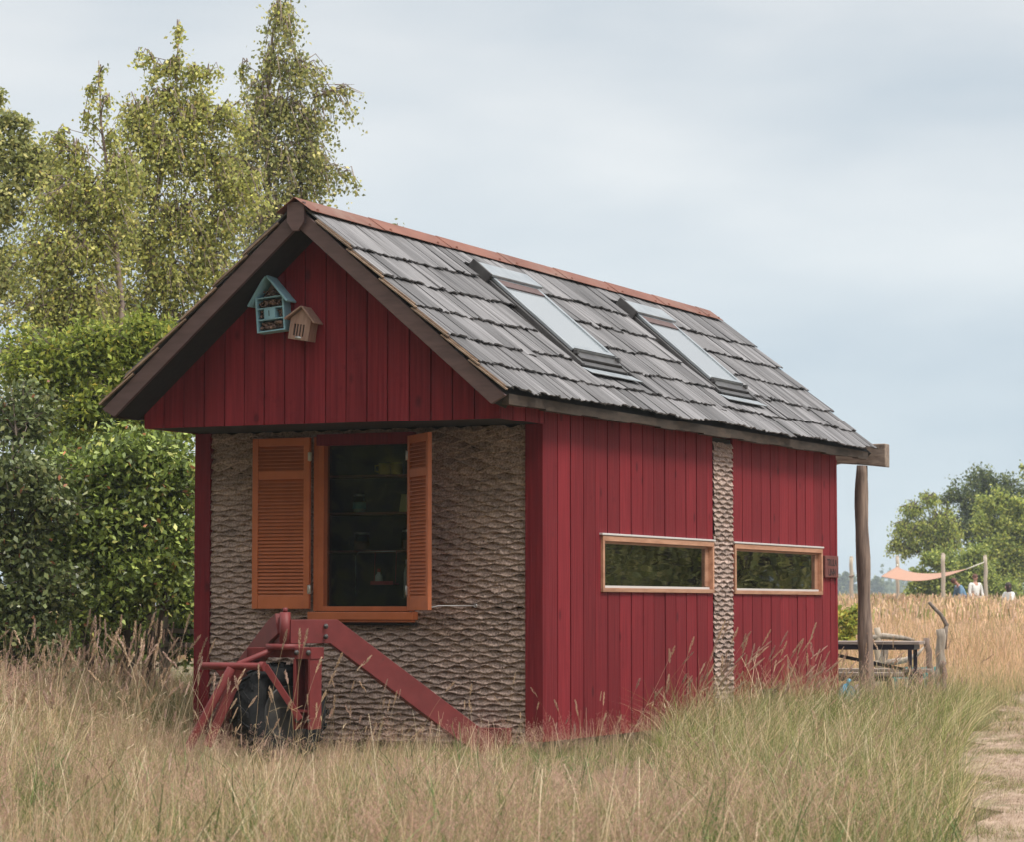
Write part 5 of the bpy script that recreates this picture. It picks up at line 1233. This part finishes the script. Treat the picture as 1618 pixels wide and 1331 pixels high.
X, Y = pts(3500, 26, 46, 1.1, r=r, xlim=(3.2, 9.5)); FT.scatter(SB, X, Y, .10*r.uniform(.6, 1.2, len(X)), cf(GREEN, TAN, lambda x, y: .55+0*x), r, .3)
FT.build('path_turf', 'short trodden dry turf on the path')
# straw coloured far field
FF = Field(); WB = [proto_blades(14, 1.0, .020, .30, 3, .30, r, .35) for _ in range(5)]; WB2 = [proto_blades(10, 1.0, .07, .8, 2, .25, r, .4) for _ in range(5)]
def farx(n, y0, y1, p=1.0):
    Y = y0+(y1-y0)*r.uniform(0, 1, n)**p; X = r.uniform(.095, .215, n)*Y; m = outside(X, Y) & offpath(X, Y, .1); return X[m], Y[m]
X, Y = farx(9000, 31, 62); FF.scatter(WB, X, Y, (.20+.62*sstep(36, 50, Y))*r.uniform(.6, 1.1, len(X)), cf(GREEN*1.2, ORA, lambda x, y: np.clip(.35+.6*sstep(33, 44, y), 0, 1)), r, .12)
X, Y = farx(9000, 60, 125); FF.scatter(WB2, X, Y, .95*r.uniform(.6, 1.15, len(X)), cf(np.array([(.34, .33, .12)]), ORA, lambda x, y: .9+0*x), r, .1)
X, Y = farx(5000, 125, 330); FF.scatter(WB2, X, Y, 1.0*r.uniform(.7, 1.2, len(X)), cf(np.array([(.34, .33, .12)]), ORA*np.array([.85, 1, .9]), lambda x, y: .75+0*x), r, .1)
for (n_, y0_, y1_, a_, b_, P_2, h_) in ((3500, 33, 62, -.02, .10, WB, .8), (6000, 60, 330, -.30, .10, WB2, 1.0), (1500, 60, 250, .21, .40, WB2, 1.0)):
    Y = y0_+(y1_-y0_)*r.uniform(0, 1, n_)**1.2; X = r.uniform(a_, b_, n_)*Y; m = outside(X, Y, .3) & ~((X < 5.5) & (Y < 36)); X, Y = X[m], Y[m]
    FF.scatter(P_2, X, Y, h_*r.uniform(.7, 1.15, len(X)), cf(np.array([(.34, .33, .12)]), ORA, lambda x, y: .85+0*x), r, .1)
FF.build('straw_field', 'tall orange straw field stretching to the far trees')
FB = Field()
Y = r.uniform(23, 32, 2600); X = r.uniform(-7.5, -1.5, 2600); m = outside(X, Y); X, Y = X[m], Y[m]
FB.scatter(A_, X, Y, .55*r.uniform(.6, 1.2, len(X)), cf(GREEN*.9, TAN*.8, lambda x, y: .45+0*x), r, .15)
FB.build('undergrowth_grass', 'shaded grass growing below the shrubs')
# air
hz = MB(); hz.box(-420, 520, -60, 1100, -1.3, 13.0)
hm_, t_, b_, o_ = newmat('haze_air'); t_.nodes.remove(b_); pv = N(t_, 'ShaderNodeVolumePrincipled'); pv.inputs['Color'].default_value = (.80, .90, 1, 1); pv.inputs['Density'].default_value = .00055; pv.inputs['Anisotropy'].default_value = .0
t_.links.new(pv.outputs[0], o_.inputs['Volume'])
tag(hz.build('haze', hm_), kind='stuff')
